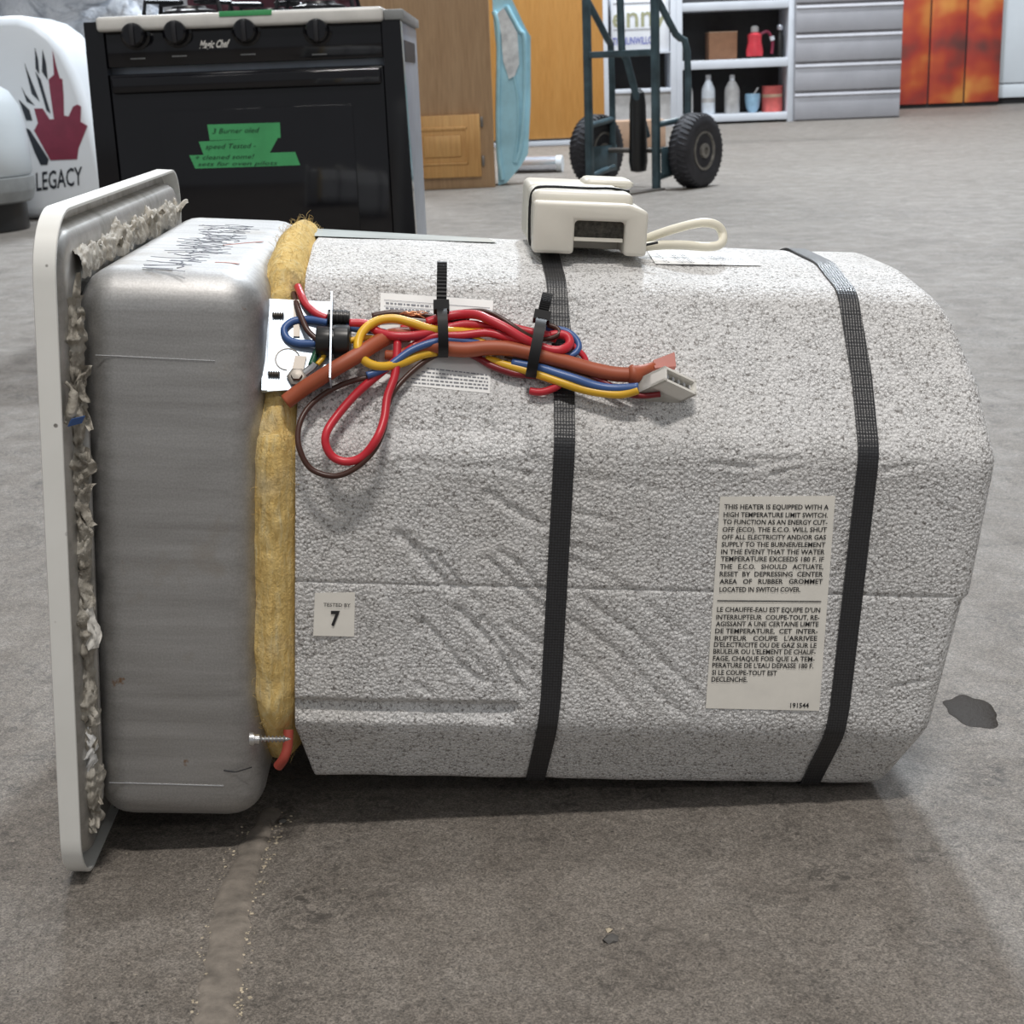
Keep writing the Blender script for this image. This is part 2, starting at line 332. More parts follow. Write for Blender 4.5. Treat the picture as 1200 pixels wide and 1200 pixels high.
# ------------------------------------------------------------------ water heater
YAW, TILT = math.radians(2.2555), math.radians(4.627)
HT = Vector((-0.26279596, 0.73658976, 0.0))
heater = empty('water_heater', HT); heater.rotation_euler = (0, TILT, YAW)
tag(heater, 'old travel trailer water heater in white foam shell lying on the concrete floor', 'water heater')
HR = Matrix.Rotation(YAW, 3, 'Z') @ Matrix.Rotation(TILT, 3, 'Y'); HRI = HR.transposed()
OL = HRI @ (CO - HT)
def loc(u, v, axis, val):
    d = HRI @ ray(u, v); return OL + d * ((val - OL[axis]) / d[axis])

# section of the foam, (y, z), near seam over the top to the far seam and back underneath
ZS = 0.178
SEC = [(0.035, 0.178), (0.035, 0.262), (0.098, 0.342), (0.150, 0.3525), (0.230, 0.3525), (0.282, 0.342), (0.345, 0.262), (0.345, 0.178), (0.345, 0.092), (0.313, 0.041), (0.067, 0.041), (0.035, 0.092)]
def facet_point(u, v, lift=0.0):
    """where the photo's line of sight meets the foam, lift metres proud of it"""
    d = HRI @ ray(u, v); best = -1
    for (a, b_) in ((11, 0), (0, 1), (1, 2), (2, 3), (3, 4), (10, 11)):
        (y0, z0), (y1, z1) = SEC[a], SEC[b_]
        n = Vector((0, -(z1 - z0), (y1 - y0))).normalized()
        den = d.dot(n)
        if den < 0:
            t = (Vector((0, y0, z0)) - OL).dot(n) + lift; t /= den
            best = max(best, t)
    return OL + d * best

def xend(z): return np.interp(z, [0.04, 0.092, 0.175, 0.1785, 0.26, 0.30, 0.33, 0.343, 0.353], [0.490, 0.503, 0.513, 0.5165, 0.521, 0.516, 0.506, 0.499, 0.492])

# dents and creases on the near faces, as pixel polylines of the photo carried onto the foam: (points, depth mm, half width mm)
CREASE = [
    ([(467, 627), (488, 645), (509, 669), (530, 690)], 1.6, 3.0), ([(505, 645), (530, 673), (544, 690), (560, 705)], 1.0, 2.2), ([(537, 715), (558, 736), (579, 757), (596, 785), (610, 809)], 1.6, 2.4),
    ([(565, 725), (586, 750), (600, 767), (612, 790)], 1.2, 2.0), ([(495, 729), (516, 750), (537, 778), (565, 799)], 1.3, 2.2), ([(509, 743), (530, 770), (534, 792)], 1.2, 2.0),
    ([(572, 655), (593, 676), (621, 704), (638, 722)], 1.1, 2.0), ([(586, 648), (610, 662), (628, 687), (640, 697)], 1.1, 2.0), ([(572, 578), (600, 596), (635, 617)], 1.2, 2.2), ([(579, 547), (621, 557)], 0.9, 2.2),
    ([(487, 561), (488, 589)], 0.7, 1.6), ([(481, 697), (488, 739)], 0.9, 2.0), ([(474, 781), (470, 820)], 0.8, 2.0), ([(596, 732), (635, 757)], 1.0, 2.0), ([(547, 764), (572, 792), (579, 813)], 1.1, 1.8), ([(488, 802), (505, 813)], 1.0, 1.8),
    ([(610, 690), (640, 712)], 0.9, 1.8), ([(605, 770), (640, 800)], 0.9, 2.0), ([(668, 726), (720, 762), (770, 812), (800, 838)], 1.0, 2.2), ([(680, 700), (742, 742), (792, 790), (830, 828)], 1.0, 2.4), ([(672, 765), (720, 806), (745, 835)], 0.9, 2.0),
    ([(668, 655), (720, 680), (770, 722)], 0.7, 2.4), ([(740, 690), (800, 745)], 0.7, 2.2), ([(668, 600), (720, 612)], 0.8, 2.0), ([(668, 640), (700, 648)], 0.7, 2.0), ([(835, 544), (880, 548), (935, 538)], 1.1, 1.8), ([(905, 556), (940, 548)], 0.9, 1.8), ([(1035, 552), (1080, 545)], 1.0, 1.8),
    ([(880, 538), (930, 541)], 1.0, 1.8), ([(1085, 780), (1112, 790)], 1.2, 1.6), ([(1045, 806), (1085, 798)], 0.8, 1.6), ([(470, 540), (560, 548), (630, 540)], 0.6, 2.5), ([(690, 560), (780, 575)], 0.5, 2.5),
]
CR = []
for pts, dep, wid in CREASE:
    P = [facet_point(*p) for p in pts]; CR.append(([(p.x, p.z) for p in P], dep * 1e-3, wid * 1e-3))

def dense(sec, closed_normals=True):
    """resample a polyline of the section with rounded corners; near faces finely"""
    out = []
    for i in range(len(sec) - 1):
        (y0, z0), (y1, z1) = sec[i], sec[i + 1]
        L = math.hypot(y1 - y0, z1 - z0); ym = (y0 + y1) / 2
        step = 0.0014 if ym < 0.07 else (0.0022 if ym < 0.16 else 0.008)
        n = max(2, int(L / step))
        for k in range(n): out.append((y0 + (y1 - y0) * k / n, z0 + (z1 - z0) * k / n))
    out.append(sec[-1])
    P = np.array(out)
    return P
def smooth_loop(P, width=0.010):
    # moving average by arc length keeps ends fixed, rounds the corners
    s = np.r_[0, np.cumsum(np.hypot(*np.diff(P, axis=0).T))]
    Q = P.copy()
    for i in range(len(P)):
        h = min(width, s[i] - s[0], s[-1] - s[i])
        if h <= 1e-6: continue
        ss = np.linspace(s[i] - h, s[i] + h, 9)
        Q[i] = (np.interp(ss, s, P[:, 0]).mean(), np.interp(ss, s, P[:, 1]).mean())
    return Q
def foam_half(name, sec, label):
    P = smooth_loop(dense(sec), 0.009)
    s = np.r_[0, np.cumsum(np.hypot(*np.diff(P, axis=0).T))]
    T = np.gradient(P, s, axis=0); T /= np.linalg.norm(T, axis=1)[:, None]
    Nn = np.stack([-T[:, 1], T[:, 0]], 1)
    c = np.array([0.19, 0.19]); sg = np.sign(((P - c) * Nn).sum(1)); Nn *= np.sign(sg.mean())
    x0 = 0.1275; NX = 250; r = 0.013; x0l = x0 + np.clip(0.088 - P[:, 1], 0, 1) * 0.22
    tt = np.linspace(0, 1, NX); rings = []
    seamd = np.minimum(s, s[-1] - s)
    # start ring (left end, inset) then body then rounding then cap
    body = np.zeros((NX, len(P), 3))
    xe = xend(P[:, 1]) - r
    for k, t in enumerate(tt):
        x = x0l + (xe - x0l) * t; y = P[:, 0].copy(); z = P[:, 1].copy(); d = np.zeros(len(P))
        near = P[:, 0] < 0.12
        for poly, dep, wid in CR:
            for (ax, az), (bx, bz) in zip(poly[:-1], poly[1:]):
                L2 = (bx - ax) ** 2 + (bz - az) ** 2
                q = np.clip(((x - ax) * (bx - ax) + (z - az) * (bz - az)) / L2, 0, 1)
                dd = np.hypot(x - ax - q * (bx - ax), z - az - q * (bz - az))
                dm = dep * (np.exp(-(dd / wid) ** 2) - 0.35 * np.exp(-((dd - 2.2 * wid) / wid) ** 2))
                d = np.where(near, np.where(np.abs(dm) > np.abs(d), dm, d), d)
        # moulded rebates beside the wool, upper and lower
        gx = 1 / (1 + np.exp((x - 0.2545) / 0.0009))
        for zt, zm, zb, dep in ((0.108, 0.104, 0.0925, 0.0062), (0.281, 0.268, 0.250, 0.0045)):
            prof = np.interp(z, [zb, zm, zt], [0, 1, 0], left=0, right=0) * dep
            d = d + np.where(near & (P[:, 0] < 0.06), prof * gx, 0)
        # groove pressed in under each strap, slight softening of the seam
        for xs in (0.2745, 0.443): d = d + 0.0006 * np.exp(-((x - xs) / 0.009) ** 4)
        d = d + 0.0011 * np.exp(-(seamd / 0.0012) ** 2)
        ext = np.array([noise.noise(Vector((float(a) * 26, float(b_) * 26, float(c_) * 26))) for a, b_, c_ in zip(x[::6], y[::6], z[::6])])
        d = d - 0.0011 * np.interp(np.arange(len(P)), np.arange(0, len(P), 6), ext)
        body[k, :, 0] = x; body[k, :, 1] = y - Nn[:, 0] * d; body[k, :, 2] = z - Nn[:, 1] * d
    rings.append(np.c_[x0l + 0.001, c + (P - c) * 0.80]); rings.append(np.c_[x0l - 0.0003, P - Nn * 0.004])
    rings += list(body)
    for a in np.linspace(0, math.pi / 2, 7)[1:]:
        q = P - Nn * (r * (1 - math.cos(a)))
        rings.append(np.c_[xe + r * math.sin(a), q])
    for f in (0.9, 0.6, 0.3, 0.0):
        q = c + (P - Nn * r - c) * f
        rings.append(np.c_[(xe + r) * f + (1 - f) * 0.515 + 0.006 * (1 - f * f), q])
    V = np.concatenate(rings); n = len(P); F = []
    for i in range(len(rings) - 1):
        for k in range(n - 1): F.append((i * n + k, i * n + k + 1, (i + 1) * n + k + 1, (i + 1) * n + k))
    mb = MB(); mb.v = [tuple(map(float, p)) for p in V]; mb.f = F
    o = mb.build(name, M['eps'], heater, angle=180)
    tag(o, label); return o
foam_half('foam_shell', SEC[0:8], 'upper half of the white bead foam shell')
foam_half('foam_shell', SEC[7:] + [SEC[0]], 'lower half of the white bead foam shell')

# straps: flat ribbon following the section
def strap(x, xtop):
    closed = smooth_loop(np.array([SEC[i % 12] for i in range(13)]), 0.0) if False else None
    pts = dense([SEC[i] for i in (0, 1, 2, 3, 4, 5, 6, 7, 8, 9, 10, 11, 0)])
    P = smooth_loop(pts, 0.007)
    s = np.r_[0, np.cumsum(np.hypot(*np.diff(P, axis=0).T))]
    P = np.stack([np.interp(np.linspace(0, s[-1], 260), s, P[:, i]) for i in (0, 1)], 1)
    T = np.roll(P, -1, 0) - np.roll(P, 1, 0); T[0] = P[1] - P[-2]; T[-1] = T[0]; T /= np.linalg.norm(T, axis=1)[:, None]
    Nn = np.stack([-T[:, 1], T[:, 0]], 1); c = np.array([0.19, 0.19])
    if ((P - c) * Nn).sum(1).mean() < 0: Nn = -Nn
    mb = MB(); vs = []; fs = []; W = 0.0058
    for (y, z), (ny, nz) in zip(P, Nn):
        xx = x + (xtop - x) * float(np.interp(z, [0.30, 0.35], [0, 1])) - 0.004 * float(np.interp(z, [0.04, 0.11], [1, 0]))
        for dx, h in ((-W, 0.0001), (-W, 0.0013), (W, 0.0013), (W, 0.0001)): vs.append((xx + dx, y + ny * h, z + nz * h))
    for i in range(len(P) - 1):
        for k in range(4): fs.append((i * 4 + k, i * 4 + (k + 1) % 4, (i + 1) * 4 + (k + 1) % 4, (i + 1) * 4 + k))
    mb.add(vs, fs); return mb.build('strap', M['strap'], heater, angle=40)
tag(strap(0.2745, 0.270), 'black embossed packing strap round the middle of the foam')
tag(strap(0.4445, 0.440), 'black embossed packing strap near the rounded end')

# aluminium housing
hb = MB().box(0.012, 0.1095, 0.030, 0.350, 0.0275, 0.3485, 0.021, 6)
housing = hb.build('burner_housing', M['alu'], heater); tag(housing, 'dull aluminium burner housing')
# scratch lines and the welt at the left
for (a, b_) in (((112, 416), (252, 423)), ((128, 917), (262, 921))):
    p, q = loc(*a, 1, 0.0298), loc(*b_, 1, 0.0298)
    MB().tube([p, (p + q) / 2, q], 0.00028, 5).build('scratch', M['steel'], housing)
MB().box(0.0125, 0.0185, 0.0285, 0.0320, 0.045, 0.272, 0.001).build('seam_flap', M['galv'], housing)
p = loc(262, 903, 1, 0.0297); q = loc(295, 899, 1, 0.0297)
MB().tube([p, p + Vector((0.006, 0, -0.0008)), p + Vector((0.011, 0, 0.0006)), q], 0.0004, 5).build('crack', M['ink'], housing)
# handwriting in marker on the housing top, running back from the camera
def scribble(px, n, amp, seed, wd):
    r2 = random.Random(seed); mb = MB()
    a, b_ = loc(*px[0], 2, 0.3487), loc(*px[1], 2, 0.3487)
    for i in range(n):
        base = a + (b_ - a) * (i / n); sy = (b_.y - a.y) / n
        for j in range(r2.randint(2, 4)):
            L = amp * r2.uniform(0.5, 1.5); xc = base.x + r2.uniform(-0.5, 0.5) * amp; yy = base.y + sy * r2.uniform(0.0, 0.85); k = r2.uniform(-0.35, 0.35) * sy
            mb.tube([(xc - L / 2, yy - k, 0.34875), (xc, yy + r2.uniform(-0.15, 0.15) * sy, 0.34875), (xc + L / 2, yy + k, 0.34875)], wd * r2.uniform(0.8, 1.2), 5, 3)
        if r2.random() < 0.5:
            xx = base.x + r2.uniform(-0.5, 0.5) * amp; mb.tube([(xx, base.y, 0.34875), (xx + 0.002, base.y + sy * 0.45, 0.34875), (xx - 0.001, base.y + sy * 0.9, 0.34875)], wd, 5, 3)
    for i, v in enumerate(mb.v): mb.v[i] = (v[0], v[1], 0.3486 + (v[2] - 0.34875) * 0.25)
    return mb.build('handwriting', M['marker'], housing)
scribble([(192, 318), (262, 264)], 15, 0.0150, 3, 0.00065); scribble([(246, 296), (288, 264)], 11, 0.0130, 5, 0.00065)
for a, b_ in (((262, 287), (308, 283)), ((252, 307), (280, 309))):
    p, q = loc(*a, 2, 0.3487), loc(*b_, 2, 0.3487)
    mb = MB().tube([p, (p + q) / 2 + Vector((0, 0.0015, 0)), q], 0.0010, 6)
    mb.v = [(x, y, 0.3486 + (z - 0.3487) * 0.2) for x, y, z in mb.v]; mb.build('rust_streak', M['sleeve'], housing)

# door frame with folded lip, galvanised plate inside it
def rrect(y0, y1, z0, z1, r, n=8):
    out = []
    for cy, cz, a0 in ((y1 - r, z1 - r, 0), (y0 + r, z1 - r, 90), (y0 + r, z0 + r, 180), (y1 - r, z0 + r, 270)):
        for k in range(n + 1):
            a = math.radians(a0 + 90 * k / n); out.append((cy + r * math.cos(a), cz + r * math.sin(a)))
    return out
def shell(prof, y0, y1, z0, z1, r):
    """sweep (x, inset) round a rounded rectangle"""
    mb = MB(); vs = []; fs = []; n = None
    for x, ins in prof:
        R_ = rrect(y0 + ins, y1 - ins, z0 + ins, z1 - ins, max(r - ins, 0.002)); n = len(R_)
        vs += [(x, y, z) for y, z in R_]
    for i in range(len(prof) - 1):
        for k in range(n): fs.append((i * n + k, i * n + (k + 1) % n, (i + 1) * n + (k + 1) % n, (i + 1) * n + k))
    fs.append(tuple(range(n))); L = (len(prof) - 1) * n; fs.append(tuple(L + k for k in range(n)))
    return mb.add(vs, fs)
frame = shell([(0.0, 0.004), (0.0, 0.001), (0.0006, 0.0), (0.0112, 0.0), (0.0116, 0.0004), (0.0116, 0.0018), (0.0012, 0.0020), (0.0012, 0.012)], 0, 0.38, 0, 0.38, 0.034).build('door_frame', M['white'], heater)
tag(frame, 'white painted door frame with a folded lip')
fp = shell([(0.0014, 0.003), (0.0016, 0.0095), (0.0070, 0.0105), (0.0105, 0.0130), (0.0122, 0.0175), (0.0122, 0.024), (0.0120, 0.06)], 0, 0.38, 0, 0.38, 0.034).build('mounting_plate', M['galv'], heater)
tag(fp, 'dull galvanised mounting plate inside the frame')

# sealant: ragged bead plus torn flaps along the joint
def sealant(path, out, side, seed, n=300, rad=0.0050, flaps=12):
    r2 = random.Random(seed); mb = MB(); vs = []; fs = []; m_ = 18
    path = [Vector(p) for p in path]; out, side = Vector(out), Vector(side)
    for i in range(n):
        t = i / (n - 1) * (len(path) - 1); k = min(int(t), len(path) - 2); p = path[k].lerp(path[k + 1], t - k)
        sc = 0.85 + 0.55 * noise.noise(Vector((i * 0.05, seed, 0))) + 0.30 * noise.noise(Vector((i * 0.17, seed, 3)))
        for j in range(m_):
            a = -0.45 + j / (m_ - 1) * (math.pi / 2 + 0.75)
            q = Vector((i * 0.075, j * 0.22, seed + 9))
            rr = rad * max(sc, 0.2) * (1 + 0.40 * noise.noise(q) + 0.30 * abs(noise.noise(q * 2.3 + Vector((0, 0, 5)))))
            vs.append(p + out * (math.cos(a) * rr) + side * (math.sin(a) * rr * 2.1) + (path[k + 1] - path[k]).normalized() * (0.0015 * noise.noise(q * 1.9 + Vector((7, 0, 0)))))
    for i in range(n - 1):
        for j in range(m_ - 1): fs.append((i * m_ + j, i * m_ + j + 1, (i + 1) * m_ + j + 1, (i + 1) * m_ + j))
    mb.add(vs, fs)
    for q in range(flaps):                 # torn, curled flaps
        t = r2.random() * (len(path) - 1); k = min(int(t), len(path) - 2); p = path[k].lerp(path[k + 1], t - k); al = (path[k + 1] - path[k]).normalized()
        b0 = p + out * r2.uniform(0.001, 0.005) + side * r2.uniform(0.003, 0.008)
        L = r2.uniform(0.006, 0.015); W_ = r2.uniform(0.0025, 0.0055); wv = []
        d1 = (al * r2.choice((-1, 1)) * r2.uniform(0.5, 1) + out * r2.uniform(-0.2, 0.5)).normalized(); d2 = (out + side * r2.uniform(-0.4, 0.4) - d1 * out.dot(d1)).normalized(); d3 = d1.cross(d2).normalized()
        if d3.dot(side) < 0: d3 = -d3
        ph = r2.uniform(0, 6)
        for a in range(9):
            for c_ in range(6):
                w_ = (c_ / 5 - 0.5) * W_ * (1 - 0.5 * (a / 8) ** 2)
                wv.append(b0 + d1 * (L * a / 8) + d2 * w_ + d3 * (0.0016 * math.sin(a * 0.8 + ph) + 0.0012 * math.sin(c_ * 1.1 + ph * 2) + 0.003 * (a / 8) ** 2))
        mb.add(wv, [(a * 6 + c_, a * 6 + c_ + 1, a * 6 + c_ + 7, a * 6 + c_ + 6) for a in range(8) for c_ in range(5)])
    return mb.build('sealant', M['putty'], heater, angle=180, recalc=False)
so = sealant([(0.0125, 0.0285, 0.032), (0.0125, 0.0285, 0.14), (0.0125, 0.0285, 0.245), (0.0125, 0.029, 0.335)], (1, 0, 0), (0, -1, 0), 2, 380, 0.0052, 14); tag(so, 'ragged grey white sealant down the near joint')
so = sealant([(0.0125, 0.035, 0.3475), (0.0125, 0.15, 0.3485), (0.0125, 0.25, 0.3485), (0.0125, 0.345, 0.3485)], (1, 0, 0), (0, 0, 1), 5, 300, 0.0050, 10); tag(so, 'lumpy sealant along the top joint')
for q, (u, v, L, W_, mt_) in enumerate(((105, 735, 0.026, 0.0105, 'nylon'), (103, 830, 0.022, 0.0100, 'putty'), (99, 592, 0.024, 0.0100, 'putty'), (103, 905, 0.022, 0.0080, 'paper2'), (95, 640, 0.026, 0.0120, 'putty'), (98, 548, 0.016, 0.0110, 'putty'), (102, 870, 0.020, 0.0085, 'paper2'), (97, 690, 0.022, 0.0120, 'putty'), (103, 955, 0.024, 0.0060, 'putty'), (96, 450, 0.020, 0.0080, 'putty'))):     # larger torn strips
    p = loc(u, v, 1, 0.0185); wv = []; r2 = random.Random(q + 40)
    for a in range(13):
        for c_ in range(8):
            n1 = noise.noise(Vector((a * 0.45, c_ * 0.5, q * 3.1))); n2 = noise.noise(Vector((a * 0.9, c_ * 0.8, q * 5.3 + 2)))
            wv.append(p + Vector((0.0022 * math.sin(a * 0.45 + q) + (c_ / 7 - 0.5) * W_ * (0.75 + 0.4 * noise.noise(Vector((a * 0.35, q, 8)))), 0.004 * abs(c_ / 7 - 0.4) - 0.0035 * n1 - 0.0018 * n2, (a / 12 - 0.5) * L + 0.0012 * n2)))
    MB().add(wv, [(a * 8 + c_, a * 8 + c_ + 1, a * 8 + c_ + 9, a * 8 + c_ + 8) for a in range(12) for c_ in range(7)]).build('sealant_strip', M[mt_], heater, angle=180)
# translucent tape scrap and blue scrap caught behind the lip
p = loc(80, 500, 1, 0.006)
MB().para(p, (0.006, 0.004, 0.001), (0.002, 0, 0.004), (-0.0006, 0.0008, 0)).build('blue_scrap', M['blue'], heater)
p = loc(78, 470, 1, 0.010)
MB().tube([p + Vector((0, 0, 0.010)), p + Vector((0.003, 0.002, 0.004)), p + Vector((0.002, 0, -0.006)), p + Vector((-0.001, 0, -0.012))], [0.0010, 0.0026, 0.0030, 0.0012], 8).build('sealant_strip', M['putty'], heater, angle=180)

# glass wool between housing and shell
def wool():
    mb = MB(); sec = dense([SEC[i] for i in (0, 1, 2, 3, 4, 5, 6, 7, 8, 9, 10, 11, 0)]); P = smooth_loop(sec, 0.02)
    s = np.r_[0, np.cumsum(np.hypot(*np.diff(P, axis=0).T))]; n = 320
    P = np.stack([np.interp(np.linspace(0, s[-1], n), s, P[:, i]) for i in (0, 1)], 1); c = np.array([0.19, 0.185])
    vs = []; fs = []; K = 18
    for i, (y, z) in enumerate(P[:-1]):
        dv = np.array([y, z]) - c; L = np.linalg.norm(dv); dv /= L
        kind = 1.0
        if z < 0.105: kind = float(np.interp(z, [0.05, 0.105], [0.55, 1.0]))
        for k in range(K):
            t = k / (K - 1); bulge = math.sin(math.pi * t) ** 0.45
            h = -0.022 + (0.022 + 0.0050 * kind) * bulge + (kind - 1) * 0.02
            nz = noise.fractal(Vector((t * 2.0, y * 45, z * 45)), 1.0, 2.0, 4); nz2 = noise.noise(Vector((t * 4, y * 220, z * 220)))
            if z > 0.335: h += 0.003 * bulge
            if y < 0.12 and 0.262 < z < 0.325: h -= 0.004 * bulge
            h += (0.0016 * nz + 0.0012 * nz2) * bulge
            xx = 0.1035 + 0.0265 * t + 0.0022 * noise.noise(Vector((y * 60, z * 60, t * 3 + 5))) * (1 - t) - 0.003 * (1 - t)
            vs.append((xx, c[0] + dv[0] * (L + h), c[1] + dv[1] * (L + h)))
    n -= 1
    for i in range(n):
        for k in range(K - 1): fs.append((i * K + k, i * K + k + 1, ((i + 1) % n) * K + k + 1, ((i + 1) % n) * K + k))
    mb.add(vs, fs)
    return mb.build('insulation', M['wool'], heater, angle=180), vs, K
wo, wv, WK = wool(); tag(wo, 'yellow glass wool stuffed between housing and foam')
fz = MB(); r2 = random.Random(4)            # loose fibres standing off the wool
for i in range(1500):
    p = Vector(wv[r2.randrange(len(wv))])
    if p.y > 0.13 and p.z < 0.3: continue
    d = (Vector((0, p.y - 0.19, p.z - 0.185)).normalized() * r2.uniform(0.2, 1) + Vector((r2.uniform(-1, 1), r2.uniform(-1, 1), r2.uniform(-1, 1))) * 0.9).normalized()
    L = r2.uniform(0.002, 0.007); sd = Vector((r2.uniform(-1, 1), r2.uniform(-1, 1), r2.uniform(-1, 1))) * L * 0.3
    fz.tube([p - d * 0.001, p + d * L * 0.5 + sd, p + d * L], 0.00010, 3, 2)
tag(fz.build('loose_fibres', M['wool'], wo, angle=180), kind='stuff')

# lag screw and red rubber tube at the foot of the wool
sc = MB(); a = loc(293, 866, 1, 0.020); b_ = loc(341, 866, 1, 0.024)
ax = (b_ - a).normalized(); rot = Vector((0, 0, 1)).rotation_difference(ax).to_matrix().to_4x4(); mm = Matrix.Translation(a) @ rot; L = (b_ - a).length
prof = [(0.0012, -0.0010), (0.0036, -0.0006), (0.0040, 0.0012), (0.0040, 0.0020), (0.0030, 0.0024), (0.0030, 0.0050), (0.0016, 0.0052)]
z = 0.0055
while z < L - 0.004: prof += [(0.0011, z), (0.0022, z + 0.0009), (0.0011, z + 0.0018)]; z += 0.0021
prof += [(0.0012, L - 0.0025), (0.0001, L)]
tag(sc.lathe(prof, 14, mm).build('screw', M['steel'], heater), 'bright threaded screw bridging the gap')
p = [loc(u, v, 1, y) for u, v, y in ((338, 855, 0.040), (337, 875, 0.036), (333, 888, 0.034), (326, 898, 0.036))]
MB().tube(p, 0.0030, 12).build('rubber_tube', M['rubbertube'], heater)
# dark lower pan edge under the foam (far shadowed base of the tank end)

# labels ----------------------------------------------------------------
def sheet(name, quad, mat, lift=0.0006, nx=14, ny=18, wave=0.0003, seed=0, thick=0.0002):
    """paper on the foam; quad in photo pixels TL TR BR BL"""
    vs = []; fs = []
    for j in range(ny + 1):
        for i in range(nx + 1):
            a, b2 = i / nx, j / ny
            u = (quad[0][0] * (1 - a) + quad[1][0] * a) * (1 - b2) + (quad[3][0] * (1 - a) + quad[2][0] * a) * b2
            v = (quad[0][1] * (1 - a) + quad[1][1] * a) * (1 - b2) + (quad[3][1] * (1 - a) + quad[2][1] * a) * b2
            vs.append(facet_point(u, v, lift + wave * (1 + noise.noise(Vector((a * 3, b2 * 6, seed)))) * 0.5))
    n = len(vs); W_ = nx + 1
    fs = [(j * W_ + i, j * W_ + i + 1, (j + 1) * W_ + i + 1, (j + 1) * W_ + i) for j in range(ny) for i in range(nx)]
    back = [v_ + Vector((0, thick * 2, -thick)) for v_ in vs]
    mb = MB().add(vs + back, fs + [tuple(k + n for k in f[::-1]) for f in fs])
    rim = [i for i in range(W_)] + [j * W_ + nx for j in range(1, ny + 1)] + [ny * W_ + i for i in range(nx - 1, -1, -1)] + [j * W_ for j in range(ny - 1, 0, -1)]
    mb.f += [(rim[k], rim[(k + 1) % len(rim)], rim[(k + 1) % len(rim)] + n, rim[k] + n) for k in range(len(rim))]
    return mb.build(name, mat, heater, angle=50)
lift_t = 0.00115
def line(mb, txt, l, r_, v, h, bold=0.012):
    p0 = facet_point(l, v + h / 2, lift_t); p1 = facet_point(r_[0], r_[1] + h / 2, lift_t); up = facet_point(l + 0.3, v - h / 2, lift_t) - p0
    put_text(mb, txt, p0, p1, up, bold)
wl = sheet('warning_label', [(844, 582), (979, 581), (960, 833), (827, 830)], M['paper'], 0.0005, 14, 24, 0.0005, 2)
tag(wl, 'creased bilingual warning label printed in small black capitals')
Z = lambda x, y: (810 + x / 4.137, 560 + y / 4.137)
LN = [("THIS HEATER IS EQUIPPED WITH A", 160, 140, 666, 142), ("HIGH TEMPERATURE LIMIT SWITCH.", 157, 178, 662, 181), ("TO FUNCTION AS AN ENERGY CUT-", 154, 213, 660, 216), ("OFF (ECO). THE E.C.O. WILL SHUT", 151, 250, 657, 251),
      ("OFF ALL ELECTRICITY AND/OR GAS", 149, 287, 653, 288), ("SUPPLY TO THE BURNER/ELEMENT", 147, 322, 650, 324), ("IN THE EVENT THAT THE WATER", 145, 358, 647, 359), ("TEMPERATURE EXCEEDS 180 F. IF", 143, 392, 643, 395),
      ("THE   E.C.O.   SHOULD   ACTUATE,", 140, 430, 640, 431), ("RESET  BY  DEPRESSING  CENTER", 138, 466, 638, 467), ("AREA   OF   RUBBER   GROMMET", 137, 502, 637, 502), ("LOCATED IN SWITCH COVER.", 137, 541, 530, 541),
      ("LE CHAUFFE-EAU EST EQUIPE D'UN", 125, 638, 625, 641), ("INTERRUPTEUR  COUPE-TOUT, RE-", 121, 675, 621, 677), ("AGISSANT A UNE CERTAINE LIMITE", 119, 708, 617, 709), ("DE TEMPERATURE,  CET  INTER-", 116, 742, 613, 744),
      ("RUPTEUR   COUPE   L'ARRIVEE", 114, 778, 610, 778), ("D'ELECTRICITE OU DE GAZ SUR LE", 110, 808, 607, 813), ("BRULEUR OU L'ELEMENT DE CHAUF-", 107, 841, 603, 845), ("FAGE, CHAQUE FOIS QUE LA TEM-", 105, 875, 598, 879),
      ("PERATURE DE L'EAU DEPASSE 180 F.", 102, 908, 592, 912), ("SI LE COUPE-TOUT EST", 100, 943, 415, 946), ("DECLENCHE.", 98, 976, 272, 978), ("191544", 480, 1103, 570, 1103)]
pr = MB()
for t, x0, y0, x1, y1 in LN:
    a = Z(x0, y0); b_ = Z(x1, y1); line(pr, t, a[0], b_, a[1], 5.6, 0.016)
a, b_ = Z(126, 599), Z(630, 603)
q0, q1 = facet_point(*a, lift_t), facet_point(*b_, lift_t); dz = Vector((0, 0, 0.0007))
pr.add([q0, q1, q1 + dz, q0 + dz], [(0, 1, 2, 3)])
pr.build('print', M['ink'], wl, angle=180)
tl = sheet('test_label', [(369, 695), (416, 694), (415, 746), (367, 745)], M['paper'], 0.0005, 6, 6, 0.0002, 4); tag(tl, 'small aged square label reading TESTED BY 7')
pr = MB(); line(pr, 'TESTED BY', 379, (410.5, 709.3), 708.5, 4.0, 0.004); line(pr, '7', 387.5, (398, 724.5), 724.5, 16.5, 0.035)
pr.build('print', M['ink'], tl, angle=180)
# rating plate under the wires, tiny printed rows
dl = sheet('rating_label', [(446, 343), (578, 352), (574, 461), (444, 448)], M['paper2'], 0.0005, 14, 12, 0.0004, 6); tag(dl, 'white rating label half hidden beneath the wires')
pr = MB(); r2 = random.Random(9)
def row(px0, px1, h, gaps=True, l_=lift_t):
    u = px0[0]
    while u < px1[0]:
        w_ = r2.uniform(2.0, 6.0) if gaps else px1[0] - px0[0]
        u2 = min(u + w_, px1[0]); f = lambda q: px0[1] + (px1[1] - px0[1]) * (q - px0[0]) / (px1[0] - px0[0])
        pr.add([facet_point(u, f(u), l_), facet_point(u2, f(u2), l_), facet_point(u2, f(u2) - h, l_), facet_point(u, f(u) - h, l_)], [(0, 1, 2, 3)])
        u = u2 + (1.4 if gaps else 10)
for v in (351.5, 358.5, 364): row((450, v), (574, v + 9.5), 0.5, False)
for v in (355.5, 361.5, 367): row((452, v), (505, v + 4), 1.5)
